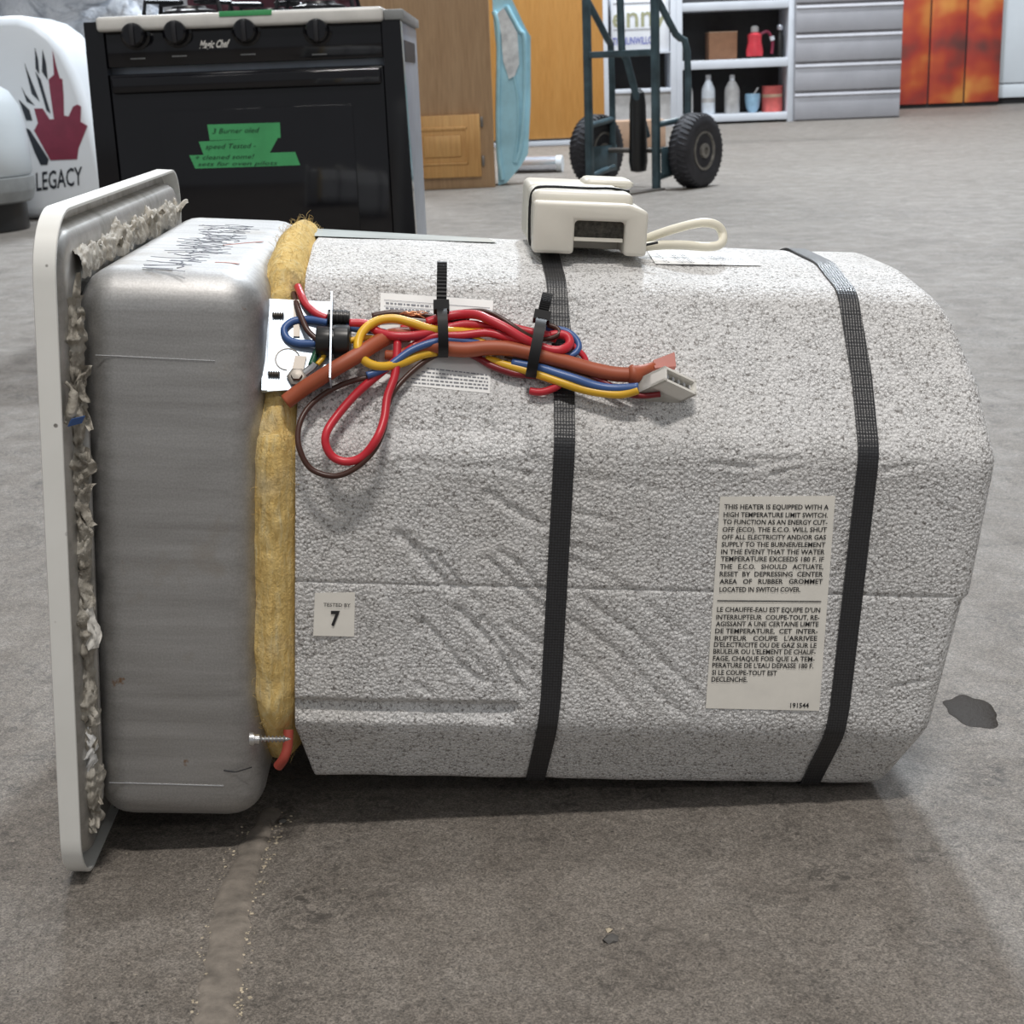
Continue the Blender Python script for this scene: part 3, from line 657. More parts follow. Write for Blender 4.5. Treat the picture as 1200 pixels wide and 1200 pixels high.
for v in (432, 436, 440, 444, 448): row((500 - (v - 432) * 1.5, v), (572, v + 8), 1.2)
tag(pr.build('print', M['grey_ink'], dl, angle=180), kind='stuff')
# printed paper on the top, right of the ivory box, and clear tape on the left
tl2 = sheet('top_label', [(757, 291.5), (868, 296.5), (893, 311), (768, 309)], M['paper2'], 0.0005, 10, 8, 0.0004, 8); tag(tl2, 'white paper label lying on top of the foam')
pr = MB()
for k, (u0, w_) in enumerate(((768, 9), (784, 10), (795, 8), (816, 8), (826, 16), (836, 18), (846, 16), (858, 14))):
    for rr in range(2 if k not in (0, 3) else 1):
        a0 = facet_point(u0 + rr * 3, 297 + k * 0.35, 0.0022); a1 = facet_point(u0 + 10 + w_ * 0.6 + rr * 3, 308, 0.0022); d_ = Vector((0.0011, 0, 0)); 
        for q in range(7):
            s0 = a0.lerp(a1, q / 7 + 0.02); s1 = a0.lerp(a1, q / 7 + r2.uniform(0.08, 0.12)); pr.add([s0, s0 + d_, s1 + d_, s1], [(0, 1, 2, 3)])
pr.build('print', M['grey_ink'], tl2, angle=180)
ct = sheet('clear_tape', [(366, 267.5), (572, 279), (582, 284), (356, 276)], M['tape'], 0.0004, 14, 4, 0.0004, 9); tag(ct, 'strip of cloudy clear tape on the top edge')

# zinc bracket with grommets ----------------------------------------------
UP = (Vector((0, 0.098, 0.342)) - Vector((0, 0.035, 0.262))).normalized(); NO = Vector((0, -UP.z, UP.y))
def fp_(u, v, l): return facet_point(u, v, l)
bra = MB()
c0, c1, c2, c3 = fp_(309, 351, 0.0075), fp_(391, 355, 0.0075), fp_(389, 455, 0.0075), fp_(307, 460, 0.0075)
for (a, b_, c_, d_) in ((c0, c1, c2, c3),):
    th = NO * 0.0012; bra.add([a, b_, c_, d_, a + th, b_ + th, c_ + th, d_ + th], [(0, 1, 2, 3), (4, 5, 6, 7), (0, 1, 5, 4), (1, 2, 6, 5), (2, 3, 7, 6), (3, 0, 4, 7)])
br = bra.build('bracket', M['zinc'], heater, angle=30); tag(br, 'shiny zinc plated bracket with black grommets')
th = Vector((0.0009, 0, 0)); h = NO * 0.013
MB().para(c2 - th, c1 - c2, th, h).build('upright_flange', M['zinc'], br, angle=30)
MB().para(c3, c0 - c3, Vector((0.0028, 0, 0)), NO * 0.0030).build('folded_edge', M['zinc'], br, angle=30)
MB().para(fp_(344, 352, 0.0088), (0.0035, 0, 0), fp_(344, 395, 0.0088) - fp_(344, 352, 0.0088), NO * 0.0010).build('stiffening_rib', M['darksteel'], br, angle=30)
def cyl(name, p, ax, prof, mat, parent, n=24):
    mm = Matrix.Translation(p) @ Vector((0, 0, 1)).rotation_difference(Vector(ax)).to_matrix().to_4x4()
    return MB().lathe(prof, n, mm).build(name, mat, parent, angle=30)
for u, v in ((319, 369), (314, 438)):       # screw threads lying on the plate
    prof = []; z = 0
    while z < 0.0065: prof += [(0.0010, z), (0.0019, z + 0.0006), (0.0010, z + 0.0012)]; z += 0.0013
    cyl('thread', fp_(u, v, 0.0100), (1, 0, 0), prof, M['darksteel'], br, 12)
g1 = fp_(390, 372, 0.0135); g2 = fp_(389, 400, 0.0130)
def ribbed(L0, L1, r_, rib=7):
    prof = [(r_ * 0.55, L0), (r_ * 0.92, L0 + 0.0003)]; z = L0 + 0.0006
    while z < L1 - 0.001: prof += [(r_, z), (r_, z + 0.0012), (r_ * 0.90, z + 0.0014), (r_ * 0.90, z + 0.0019)]; z += 0.0022
    return prof + [(r_ * 0.92, L1 - 0.0003), (r_ * 0.55, L1)]
cyl('grommet', g1, (1, 0, 0), ribbed(-0.0030, 0.0095, 0.0044), M['blackplastic'], br)
cyl('grommet', g2, (1, 0, 0), [(0.004, -0.0088), (0.0078, -0.0085), (0.0082, -0.0078), (0.0082, -0.0012), (0.0070, -0.0008), (0.0070, 0.0012), (0.0092, 0.0014), (0.0094, 0.0022), (0.0094, 0.0088), (0.0086, 0.0098), (0.0062, 0.0104), (0.0040, 0.0100)], M['blackplastic'], br, 28)
nut = fp_(348, 443, 0.0088)
cyl('bolt_head', nut, NO, [(0.0052, 0), (0.0055, 0.0005), (0.0055, 0.0020), (0.0046, 0.0024), (0.0033, 0.0025), (0.0030, 0.0045), (0.0008, 0.0048)], M['darksteel'], br, 6)
MB().para(fp_(341, 440, 0.0090), fp_(346, 418, 0.0090) - fp_(341, 440, 0.0090), Vector((0.0062, 0, 0)), NO * 0.0012).build('ring_terminal', M['darksteel'], br, angle=30)
MB().tube([fp_(357, 438, 0.009), fp_(366, 431, 0.010), fp_(370, 426, 0.011)], 0.0024, 10, 3).build('crimp', M['steel'], br)
# round weld mark
mb = MB(); pc = fp_(337, 421, 0.0088); t1 = Vector((1, 0, 0)); 
mb.tube([pc + (t1 * math.cos(a) + UP * math.sin(a)) * 0.0066 for a in [k * 2 * math.pi / 20 for k in range(16)]], 0.0004, 6, 1, False); mb.build('weld_mark', M['darksteel'], br)

# wires --------------------------------------------------------------------
def wire(mat, pts, r_, label=None, l0=0.006, name='wire'):
    P = []
    for p in pts:
        l_ = (p[2] if len(p) > 2 else l0 * 1000) * 1e-3; P.append(fp_(p[0], p[1], l_))
    o = MB().tube(P, r_, 10, 6).build(name, M[mat], heater, angle=180)
    if label: o['label'] = label
    return o
# reddish brown sleeves
wire('sleeve', [(335, 471, 6), (352, 458, 9), (372, 445, 13), (396, 430, 17), (420, 416, 17), (440, 403, 13), (458, 394, 9), (480, 392, 7)], 0.0043, 'thick reddish brown sleeved cable', name='sleeved_cable')
wire('sleeve', [(452, 416, 8), (465, 416, 9), (480, 411, 9), (500, 405, 9), (520, 408, 10), (545, 410, 11), (572, 407.5, 11), (600, 409, 11), (630, 416, 11), (660, 423.5, 10), (690, 432, 9), (718, 438, 9), (741, 439.5, 10)], [0.0028, 0.0038, 0.0042, 0.0042, 0.0042, 0.0042], 'long reddish brown sleeved cable through both ties', name='sleeved_cable')
# red
wire('red', [(466, 400, 12), (463, 438, 10), (454, 465, 9), (450, 492, 9), (441, 515, 10), (425, 535, 10), (407, 541, 10), (391, 536, 9), (382, 522, 8), (383, 506, 7), (396, 486, 6), (416, 463, 7), (436, 445, 9), (470, 418, 10), (500, 396, 10), (540, 388, 8)], 0.00235, 'red wire hanging in a long loop')
wire('red', [(409, 379, 13), (430, 380, 12), (443, 389, 12), (461, 393.5, 14), (483, 393.5, 14), (506, 390, 12), (540, 381, 10), (562, 381, 9), (585, 384, 8), (610, 392, 8)], 0.0025)
wire('red', [(480, 409, 9), (497, 398, 11), (515, 393.5, 12), (540, 393, 12), (570, 390, 12), (592, 395, 12), (615, 401, 12), (632, 407, 10)], 0.0023)
wire('red', [(500, 378, 8), (520, 372, 9), (540, 368.5, 10), (559, 369, 13), (574, 375, 15), (592, 384, 16), (610, 395, 15), (628, 404, 13), (645, 410, 13), (658, 410, 13), (667, 404, 11), (666, 396, 10), (658, 392, 9), (645, 393, 8)], 0.0026, 'red wire curling back past the second tie')
wire('red', [(580, 378, 6), (600, 384, 8), (620, 389, 8), (640, 393, 8), (652, 397, 7)], 0.0026)
wire('red', [(470, 386, 5), (490, 383, 6), (520, 381, 6), (545, 386, 6), (580, 388, 6)], 0.0024)
wire('red', [(349, 336, 3), (353, 346, 9), (359, 357, 11), (370, 367, 12), (383, 373, 12)], 0.0022, 'short red wire rising from the bracket')
wire('red', [(670, 404, 8), (679, 412, 7), (685, 419, 6), (687, 428, 5), (684, 437, 5), (676, 443, 4)], 0.0017)
wire('darkred', [(545, 412, 3), (560, 419, 4), (577, 429, 5), (600, 437, 5), (613, 439, 5), (640, 441, 4)], 0.0021)
wire('red', [(621, 458, 4), (633, 459.5, 5), (645, 456.5, 6), (655, 451, 7), (658, 444, 6)], 0.0021, 'cut end of a red wire curling under the bundle')
wire('darkred', [(690, 440, 6), (712, 450, 7), (732, 461, 7), (752, 464, 9), (774, 462, 12)], 0.0016)
# yellow
wire('yellow', [(580, 384, 6), (560, 390, 8), (535, 388.5, 11), (506, 386, 13), (483, 378.5, 14), (461, 373.5, 14), (440, 377, 15), (424, 390, 17), (419.5, 408, 18), (428, 423, 16), (446, 429.5, 14), (470, 425.5, 10), (492, 416.5, 8), (512, 412, 7)], 0.0025, 'yellow wire bent in a round loop beside the bracket')
wire('yellow', [(545, 396, 8), (560, 399, 9), (575, 405, 8), (590, 412, 5)], 0.0019)
wire('yellow', [(570, 420, 4), (590, 427, 6), (612, 433, 7), (634, 440, 8), (660, 449, 9), (682, 456, 9), (705, 460.5, 10), (728, 462, 12), (748, 457, 15)], 0.0024, 'yellow wire running to the white connector')
wire('yellow', [(390, 402, 14), (412, 399, 14), (430, 396, 11), (450, 399, 8)], 0.0018)
# blue
wire('blue', [(430, 440, 12), (444, 435, 12), (458, 427.5, 12), (481, 411, 12), (506, 401.5, 12), (528, 398.5, 11), (560, 402, 9), (590, 408, 6)], 0.0021, 'blue wire with an open end left of the first tie')
wire('blue', [(384, 378, 12), (370, 375, 11), (356, 374.5, 10), (342, 377, 10), (333, 386, 10), (337, 397, 10), (350, 402, 11), (370, 402.5, 12)], 0.0021, 'small blue wire loop in front of the bracket')
wire('blue', [(405, 383, 12), (425, 386, 10), (440, 388, 7), (460, 392, 5)], 0.0022)
wire('blue', [(640, 384, 6), (655, 386, 7), (667, 390, 8), (676, 399, 8), (678, 408, 8), (671, 416, 8), (655, 420, 7)], 0.0019, 'blue wire loop beyond the second tie')
wire('blue', [(600, 425, 7), (633, 431.5, 9), (652, 437.5, 10), (675, 444.5, 11), (697, 452, 11), (720, 455.5, 12), (748, 454, 15)], 0.0026, 'blue wire running to the white connector')
wire('nylon', [(452, 434, 8), (475, 424, 8), (498, 413, 8), (512, 408, 7)], 0.0015)
# brown
wire('brown', [(516, 414, 4), (500, 422, 5), (480, 438, 6), (462, 458, 7), (453, 480, 7), (450, 502, 8), (438, 528, 10), (416, 549, 11), (391, 558, 11), (364, 549, 9), (350.5, 524, 7), (350.5, 499, 5), (362, 477, 5), (384, 459, 6), (411, 447, 8), (436, 441, 9), (455, 432, 8)], 0.0016, 'thin dark brown wire in the widest hanging loop')
wire('brown', [(344, 344, 3), (348, 358, 10), (354, 374, 13), (361, 388, 14), (373, 399, 14)], 0.0017)
wire('brown', [(436, 371, 4), (460, 367, 5), (490, 369, 5), (515, 372, 5), (550, 376, 5)], 0.0020)
wire('brown', [(530, 367, 9), (555, 364.5, 11), (573, 366, 13), (589, 374, 13), (604, 384, 13), (618, 393, 11), (632, 397, 8), (645, 396.5, 9), (655, 391, 10), (652, 384.5, 9), (642, 381, 8)], 0.0015)
wire('brown', [(592, 416, 6), (620, 423, 7), (650, 431, 7), (680, 441, 7), (700, 449, 6)], 0.0017)
wire('green', [(365, 428, 11), (370, 415, 9), (374, 408, 10), (378, 402, 11)], 0.0019)
wire('yellow', [(372, 427, 11), (378, 420, 11), (381, 412, 11)], 0.0014)
# frayed copper ends near the first tie
for k in range(9):
    a = (468 + k * 2, 369 + random.uniform(-1.5, 1.5), 7); wire('copper', [a, (a[0] + 8, a[1] + random.uniform(-4, 2), 9), (a[0] + 18, a[1] + random.uniform(-3, 4), 8)], 0.00028, name='copper_strand')

# cable ties
def tie(pa, pb, tail, wdt, label):
    """band round the bundle from pixel pa (top) to pb (bottom), head at pa, tail upward"""
    A = fp_(*pa, 0.012); B = fp_(*pb, 0.006); mid = (A + B) / 2; ay = (A - B).normalized() * ((A - B).length / 2); ax = ay.cross(NO).normalized(); nz = ax.cross(ay).normalized() * 0.0135
    if nz.dot(NO) < 0: nz = -nz
    mid = mid + NO * 0.001
    mb = MB(); vs = []; fs = []; n = 40
    for i in range(n):
        a = 2 * math.pi * i / n; ca, sa = math.cos(a), math.sin(a)
        e = Vector(ay * (math.copysign(abs(ca) ** 0.8, ca)) + nz * (math.copysign(abs(sa) ** 0.8, sa)))
        if sa < 0: e = ay * ca + nz * (sa * 0.35)
        for dx, sc_ in ((-wdt, 1.0), (-wdt, 1.07), (wdt, 1.07), (wdt, 1.0)): vs.append(mid + e * sc_ + ax * dx)
    for i in range(n):
        for k in range(4): fs.append((i * 4 + k, i * 4 + (k + 1) % 4, ((i + 1) % n) * 4 + (k + 1) % 4, ((i + 1) % n) * 4 + k))
    t = mb.add(vs, fs).build('cable_tie', M['tie'], heater, angle=40); tag(t, label)
    up = ay.normalized(); hd = MB(); p = A + NO * 0.003
    hd.para(p - ax * (wdt * 1.55) - up * 0.002 - NO * 0.001, ax * wdt * 3.1, up * 0.0055, NO * 0.0055).build('head', M['tie'], t, angle=30)
    T0 = fp_(*tail[0], tail[0][2] * 1e-3 if len(tail[0]) > 2 else 0.016) if False else p + NO * 0.002
    T1 = fp_(tail[1][0], tail[1][1], tail[1][2] * 1e-3)
    tb = MB(); d = T1 - T0; sd = d.cross(NO).normalized() * wdt; th = NO * 0.0011; vs = []; fs = []; K = 26
    for i in range(K + 1):
        q = T0 + d * (i / K) + NO * (0.003 * math.sin(math.pi * i / K)); bmp = th * (1.0 if i % 2 else 0.55)
        vs += [q - sd, q + sd, q + sd + bmp, q - sd + bmp]
    for i in range(K):
        for k in range(4): fs.append((i * 4 + k, i * 4 + (k + 1) % 4, (i + 1) * 4 + (k + 1) % 4, (i + 1) * 4 + k))
    fs += [(0, 1, 2, 3), tuple(K * 4 + k for k in (3, 2, 1, 0))]
    tb.add(vs, fs).build('tail', M['tie'], t, angle=20)
    return t
tie((517, 366), (519, 418), [(517, 362), (518, 307, 22)], 0.0028, 'black cable tie nearest the bracket with a long upright tail')
tie((634, 378), (622, 441), [(636, 374), (642, 344, 16)], 0.0030, 'black cable tie lying across the strap')

# nylon connector, crimped blade with red flag
vv = UP; A = fp_(779.5, 445.5, 0.026)
cR, cU, cF = HRI @ RT, -(HRI @ DN), HRI @ FW; e2 = cR * 0.0190 - cU * 0.0068 + cF * 0.0150; e3 = -cR * 0.0158 - cU * 0.0066 + cF * 0.0170
e1 = e2.cross(e3).normalized() * 0.0088
if e1.dot(UP) < 0: e1 = -e1
cn = MB(); wt = 0.09
cn.para(A, e2, e3, e1 * 0.16); cn.para(A + e1 * 0.84, e2, e3, e1 * 0.16); cn.para(A, e2 * 0.06, e3, e1); cn.para(A + e2 * 0.94, e2 * 0.06, e3, e1); cn.para(A + e3 * 0.45, e2, e3 * 0.55, e1)
con = cn.build('connector', M['nylon'], heater, angle=30); tag(con, 'white nylon plug at the end of the wires')
for k in range(5):
    MB().para(A + e2 * (0.13 + k * 0.175) + e1 * 0.38 + e3 * 0.08, e2 * 0.07, e3 * 0.4, e1 * 0.25).build('pin', M['steel'], con, angle=30)
ter = MB(); P = [fp_(u, v, l * 1e-3) for u, v, l in ((736, 439.5, 10), (739, 439.5, 10), (743, 439, 10), (748, 438, 10), (756, 433, 11), (768, 428, 12))]
ter.tube(P, [0.0042, 0.0055, 0.0058, 0.0050, 0.0030, 0.0022], 12, 1, False); tm = ter.build('crimp_terminal', M['sleeve'], heater, angle=180); tag(tm, 'reddish brown crimp terminal')
f0, f1, f2, f3 = fp_(764, 426, 0.010), fp_(789, 416.5, 0.010), fp_(791, 433, 0.010), fp_(766, 435, 0.010); th = NO * 0.004
MB().add([f0, f1, f2, f3, f0 + th, f1 + th, f2 + th, f3 + th], [(0, 1, 2, 3), (4, 5, 6, 7), (0, 1, 5, 4), (1, 2, 6, 5), (2, 3, 7, 6), (3, 0, 4, 7)]).build('insulating_flag', M['flag'], tm, angle=30)

# ------------------------------------------------------------------ ivory plastic box resting on the heater
ctl = empty('control_box'); ctl.location = HT; ctl.rotation_euler = (0, TILT, YAW)
tag(ctl, 'ivory plastic switch box bound with black wire on top of the heater', 'control box')
ZT = 0.3545
bl = loc(621, 293, 2, ZT); br_ = loc(757, 303, 2, ZT)
X0, X1 = bl.x, br_.x; Yn = min(bl.y, br_.y)
WX = X1 - X0
ca = MB()   # front plate with a slot: three pieces around the opening
yb = Yn; D = 0.052; H1 = 0.031
xs0, xs1 = X0 + WX * 0.36, X0 + WX * 0.80; zc0, zs_ = ZT + 0.0008, ZT + 0.0205
bm = bmesh.new(); vs_ = [bm.verts.new((x, yb, z)) for x, z in ((X0, zc0), (xs0, zc0), (xs0, zs_), (xs1, zs_), (xs1, zc0), (X1, zc0), (X1, ZT + H1 - 0.004), (X1 - 0.012, ZT + H1), (X0, ZT + H1))]
f = bm.faces.new(vs_); ex = bmesh.ops.extrude_face_region(bm, geom=[f])
for e_ in ex['geom']:
    if isinstance(e_, bmesh.types.BMVert): e_.co.y += D
bmesh.ops.recalc_face_normals(bm, faces=bm.faces); bmesh.ops.bevel(bm, geom=list(bm.edges), offset=0.0024, segments=3, profile=0.5, affect='EDGES', clamp_overlap=True)
ca.bm(bm)
ca.box(xs0 - 0.002, xs1 + 0.002, yb + D * 0.6, yb + D - 0.001, ZT + 0.0012, ZT + 0.022, 0.001)
ca.build('case', M['ivory'], ctl)
MB().box(X0 + WX * 0.345, X0 + WX * 0.815, yb + 0.006, yb + D * 0.62, ZT + 0.0085, ZT + 0.0205).build('circuit_board', M['board'], ctl)
MB().box(X0 + WX * 0.36, X0 + WX * 0.79, yb + 0.003, yb + 0.006, ZT + 0.0085, ZT + 0.0105).build('board_edge', M['ivory'], ctl)
MB().box(X0 - 0.0005, X1 - 0.008, yb + D * 0.20, yb + D + 0.022, ZT + H1 - 0.006, ZT + H1 + 0.0055, 0.004, 3).build('rear_half', M['ivory'], ctl)
MB().box(X0 - 0.0005, X1 - 0.012, yb + D + 0.001, yb + D + 0.060, ZT + 0.001, ZT + H1 + 0.0065, 0.004, 3).build('back_block', M['ivory'], ctl)
px0, px1 = loc(682, 214, 1, yb + D + 0.030), loc(739, 214, 1, yb + D + 0.030)
MB().box(px0.x, px1.x, yb + D + 0.012, yb + D + 0.048, ZT + H1 + 0.004, max(px0.z, ZT + H1 + 0.010), 0.004, 3).build('cap', M['ivory'], ctl)
xa = X0 - 0.0012; zt_ = ZT + H1 + 0.0068; y1 = yb + D * 0.45
MB().tube([(X1 - 0.008, y1 + 0.012, ZT + H1 + 0.0050), (X1 - 0.020, y1 + 0.006, zt_), ((X0 + X1) / 2, y1, zt_), (X0 + 0.008, y1, zt_), (X0 + 0.001, y1 - 0.001, zt_ - 0.002), (xa, y1 - 0.002, zt_ - 0.009), (xa, y1 - 0.006, ZT + 0.012), (xa + 0.001, y1 - 0.008, ZT + 0.004), (X0 + 0.005, y1 - 0.012, ZT + 0.0010)], 0.00085, 8).build('binding_wire', M['tie'], ctl)
yc = yb + D * 0.55
cp = [loc(u, v, 1, yc) for u, v in ((750, 283), (770, 275), (795, 267), (822, 261), (840, 264), (847, 275), (842, 285), (825, 288), (800, 286), (775, 286), (752, 288))]
for i in (6, 7, 8, 9, 10): cp[i] = Vector((cp[i].x, cp[i].y - 0.006, max(cp[i].z, 0.3575)))
cp = [Vector((p.x, p.y, max(p.z, 0.3575))) for p in cp]
MB().tube(cp, 0.0028, 12).build('cord', M['cord'], ctl, angle=180)
p = [loc(u, v, 1, yb + 0.010) for u, v in ((752, 288), (771, 284))]
MB().tube([Vector((q.x, q.y, max(q.z, 0.3556))) for q in p], 0.0008, 8, 1, False).build('wire_end', M['tie'], ctl)

# ------------------------------------------------------------------ black kitchen range behind
RY = 2.50; RW0, RW1 = -0.660, -0.150; RH = 0.545; RD = 0.50
rng_o = empty('kitchen_range', ((RW0 + RW1) / 2, RY, 0)); tag(rng_o, 'small black gas range with green tape notes on its oven door', 'range')
hw = (RW1 - RW0) / 2
MB().box(-hw + 0.004, hw, 0.03, RD, 0.0, RH - 0.020, 0.004).build('body', M['rangeside'], rng_o)
tp = MB().box(-hw + 0.022, hw - 0.026, -0.012, RD - 0.01, RH - 0.022, RH + 0.001, 0.006, 3).build('cooktop', M['rangewhite'], rng_o); tag(tp, 'white enamel cooktop')
MB().box(hw - 0.0255, hw + 0.006, -0.004, RD, RH - 0.0200, RH - 0.004, 0.002).build('side_cap', M['bandgrey'], rng_o)
MB().box(-hw + 0.06, hw - 0.06, 0.05, RD - 0.05, RH - 0.001, RH + 0.004, 0.002).build('burner_tray', M['rangematte'], tp)
for bx_, by_ in ((-0.11, 0.14), (0.11, 0.14), (0.0, 0.32)):
    cyl('burner', Vector((bx_, by_, RH + 0.003)), (0, 0, 1), [(0.045, 0), (0.045, 0.008), (0.030, 0.012), (0.028, 0.016), (0.004, 0.017)], M['rangematte'], tp)
    g = MB()
    for a in range(4):
        ca, sa = math.cos(a * math.pi / 2 + 0.785), math.sin(a * math.pi / 2 + 0.785)
        g.tube([(bx_ + ca * 0.02, by_ + sa * 0.02, RH + 0.026), (bx_ + ca * 0.085, by_ + sa * 0.085, RH + 0.026), (bx_ + ca * 0.09, by_ + sa * 0.09, RH + 0.003)], 0.004, 6, 1, False)
    g.build('grate', M['rangematte'], tp)
# side trims (slightly splayed), control panel, oven door
for sx in (-1, 1):
    x_out = sx * hw; x_in = sx * (hw - 0.030)
    MB().add([(x_in, 0.0, 0), (x_out + sx * 0.010, 0.0, 0), (x_out, 0.0, RH - 0.006), (x_in, 0.0, RH - 0.006), (x_in, 0.045, 0), (x_out + sx * 0.010, 0.045, 0), (x_out, 0.045, RH - 0.006), (x_in, 0.045, RH - 0.006)],
             [(0, 1, 2, 3), (4, 5, 6, 7), (0, 1, 5, 4), (1, 2, 6, 5), (2, 3, 7, 6), (3, 0, 4, 7)]).build('side_trim', M['rangeblack'], rng_o)
pz0, pz1 = at(280, 74, RY).z, RH - 0.022
pan = MB().box(-hw + 0.030, hw - 0.030, 0.004, 0.04, pz0, pz1, 0.003).build('control_panel', M['rangeblack'], rng_o); tag(pan, 'gloss black control panel with four knobs')
for u, v in ((158, 41), (207, 38), (288, 36), (372, 36)):
    p = at(u, v, RY) - rng_o.location
    k = cyl('knob', Vector((p.x, 0.006, p.z)), (0, -1, 0), [(0.024, 0), (0.024, 0.004), (0.020, 0.006), (0.018, 0.024), (0.015, 0.027), (0.002, 0.0275)], M['rangeblack'], pan, 28)
    MB().box(p.x - 0.004, p.x + 0.004, -0.026, -0.018, p.z - 0.017, p.z + 0.017, 0.002).build('grip', M['rangematte'], k)
    MB().box(p.x - 0.012, p.x + 0.012, 0.0030, 0.0042, p.z - 0.0375, p.z - 0.0355).build('dial_mark', M['bandgrey'], pan)
lg = MB(); a, b_ = at(233, 56.5, RY) - rng_o.location, at(268, 55, RY) - rng_o.location
put_text(lg, 'Magic Chef', (a.x, 0.0025, a.z), (b_.x, 0.0025, b_.z), (0.003, 0, 0.0115), 0.03, 0.2); lg.build('lettering', M['rangewhite'], pan, angle=180)
dz1 = at(280, 82, RY).z; DW = hw - 0.031
MB().box(-DW, DW, 0.002, 0.04, 0.03, dz1, 0.004).build('oven_door', M['rangeblack'], rng_o)
door = rng_o.children[-1]
MB().box(-DW + 0.004, DW - 0.004, -0.006, 0.004, dz1 - 0.030, dz1 - 0.004, 0.004, 3).build('door_handle', M['rangeblack'], door)
MB().box(-DW + 0.075, DW - 0.055, -0.0005, 0.004, 0.13, dz1 - 0.060, 0.001).build('door_window', M['rangeblack'], door)
MB().box(-hw + 0.03, hw - 0.03, 0.020, 0.045, 0.0, 0.028).build('kick_panel', M['rangematte'], rng_o)
for k in range(6):        # louvres high on the right side
    MB().box(hw - 0.001, hw + 0.0015, 0.08 + k * 0.055, 0.12 + k * 0.055, RH - 0.085, RH - 0.050, 0.0005).build('louvre', M['rangematte'], rng_o)
for k, (q, txts) in enumerate(((((243, 146), (328, 143.5), (329, 161.5), (246, 164.5)), (('3 Burner oled', 249, 304, 156.5, 5.5),)),
                      (((233, 166), (326, 161), (316, 179.5), (239, 182)), (('speed Tested -', 241, 300, 174.5, 5.2),)),
                      (((222, 182), (346, 178), (352, 193.5), (229, 197.5)), (('+ cleaned some!', 229, 298, 187.0, 4.8), ('sets for oven pilots', 232, 325, 194.5, 4.4))))):
    V = [at(u, v, RY) - rng_o.location for u, v in q]; V = [Vector((p.x, -0.0012 - k * 0.0002, p.z)) for p in V]
    t = MB().add([V[0], V[1], V[2], V[3]] + [p + Vector((0, 0.0010, 0)) for p in V], [(0, 1, 2, 3), (7, 6, 5, 4), (0, 4, 5, 1), (1, 5, 6, 2), (2, 6, 7, 3), (3, 7, 4, 0)]).build('green_tape', M['greentape'], door); 
    pr = MB()
    for tx, u0, u1, v_, hh in txts:
        a, b_ = at(u0, v_, RY) - rng_o.location, at(u1, v_ - 1.5, RY) - rng_o.location
        put_text(pr, tx, (a.x, -0.0022 - k * 0.0002, a.z), (b_.x, -0.0022 - k * 0.0002, b_.z), (0.001, 0, hh * RY / 1690), 0.0, 0.25)
    for i, v in enumerate(pr.v): pr.v[i] = v
    n0 = len(pr.v)
    o = pr.build('pen_note', M['greeninkx'], rng_o, angle=180); o.parent = door
p0, p1 = at(256, 9, RY - 0.012) - rng_o.location, at(318, 12, RY - 0.012) - rng_o.location
MB().box(p0.x, p1.x, -0.0135, 0.06, RH - 0.006, RH + 0.0022, 0.0005).build('green_tape', M['greentape'], tp)

# ------------------------------------------------------------------ white tank cover with the maple leaf
CY = 5.30
def poly_at(px, Y): return [(at(u, v, Y).x, at(u, v, Y).z) for u, v in px]
cv = empty('tank_cover', (-1.70, CY, 0)); tag(cv, 'white rounded tank cover printed with a maroon maple leaf', 'tank cover')
right = [(20, 18), (40, 24), (58, 37), (74, 56), (88, 82), (99, 112), (110, 150), (119, 190), (127, 240), (129, 262)]
pr_ = [(x + 1.70, max(z, 0.0)) for x, z in poly_at(right, CY)]
pr_[-1] = (pr_[-1][0], 0.02)
outl = pr_ + [(0.34, 0.0), (-0.34, 0.0)] + [(-x - 0.02, z) for x, z in pr_[::-1]]
vs = []; fs = []; n = len(outl); cxz = Vector((0, 0.33))
for ins, y in ((0.035, 0.0), (0.012, 0.008), (0.0, 0.035), (0.0, 0.40), (0.03, 0.42)):
    for x, z in outl:
        d = Vector((x, z)) - cxz; f = 1 - ins / max(d.length, 0.1); vs.append((d.x * f, y, max(cxz.y + d.y * f, 0.0)))
for i in range(4):
    for k in range(n): fs.append((i * n + k, i * n + (k + 1) % n, (i + 1) * n + (k + 1) % n, (i + 1) * n + k))
fs += [tuple(range(n)), tuple(4 * n + k for k in range(n - 1, -1, -1))]
MB().add(vs, fs).build('shell', M['gelcoat'], cv, angle=50)
ZL = lambda x, y: (x / 4.286, y / 4.286)
def decal(name, px, mat, y=-0.003):
    P = [at(*ZL(*p), CY) - cv.location for p in px]
    pts = [Vector((p.x, y, p.z)) for p in P]
    bm = bmesh.new(); vs_ = [bm.verts.new(p) for p in pts]; f = bm.faces.new(vs_); ex = bmesh.ops.extrude_face_region(bm, geom=[f])
    for e in ex['geom']:
        if isinstance(e, bmesh.types.BMVert): e.co.y += 0.0025
    bmesh.ops.triangulate(bm, faces=list(bm.faces))
    mb = MB(); mb.bm(bm); return mb.build(name, mat, cv, angle=30)
leaf = [(255, 805), (388, 800), (395, 745), (440, 632), (405, 612), (408, 535), (390, 525), (368, 535), (345, 585), (322, 580), (320, 480), (314, 398), (300, 392), (285, 340), (265, 255), (272, 375), (245, 400), (255, 480), (272, 598), (250, 600), (215, 545), (172, 545), (192, 618), (172, 655)]
tag(decal('leaf_emblem', leaf, M['maroon']), 'maroon maple leaf emblem')
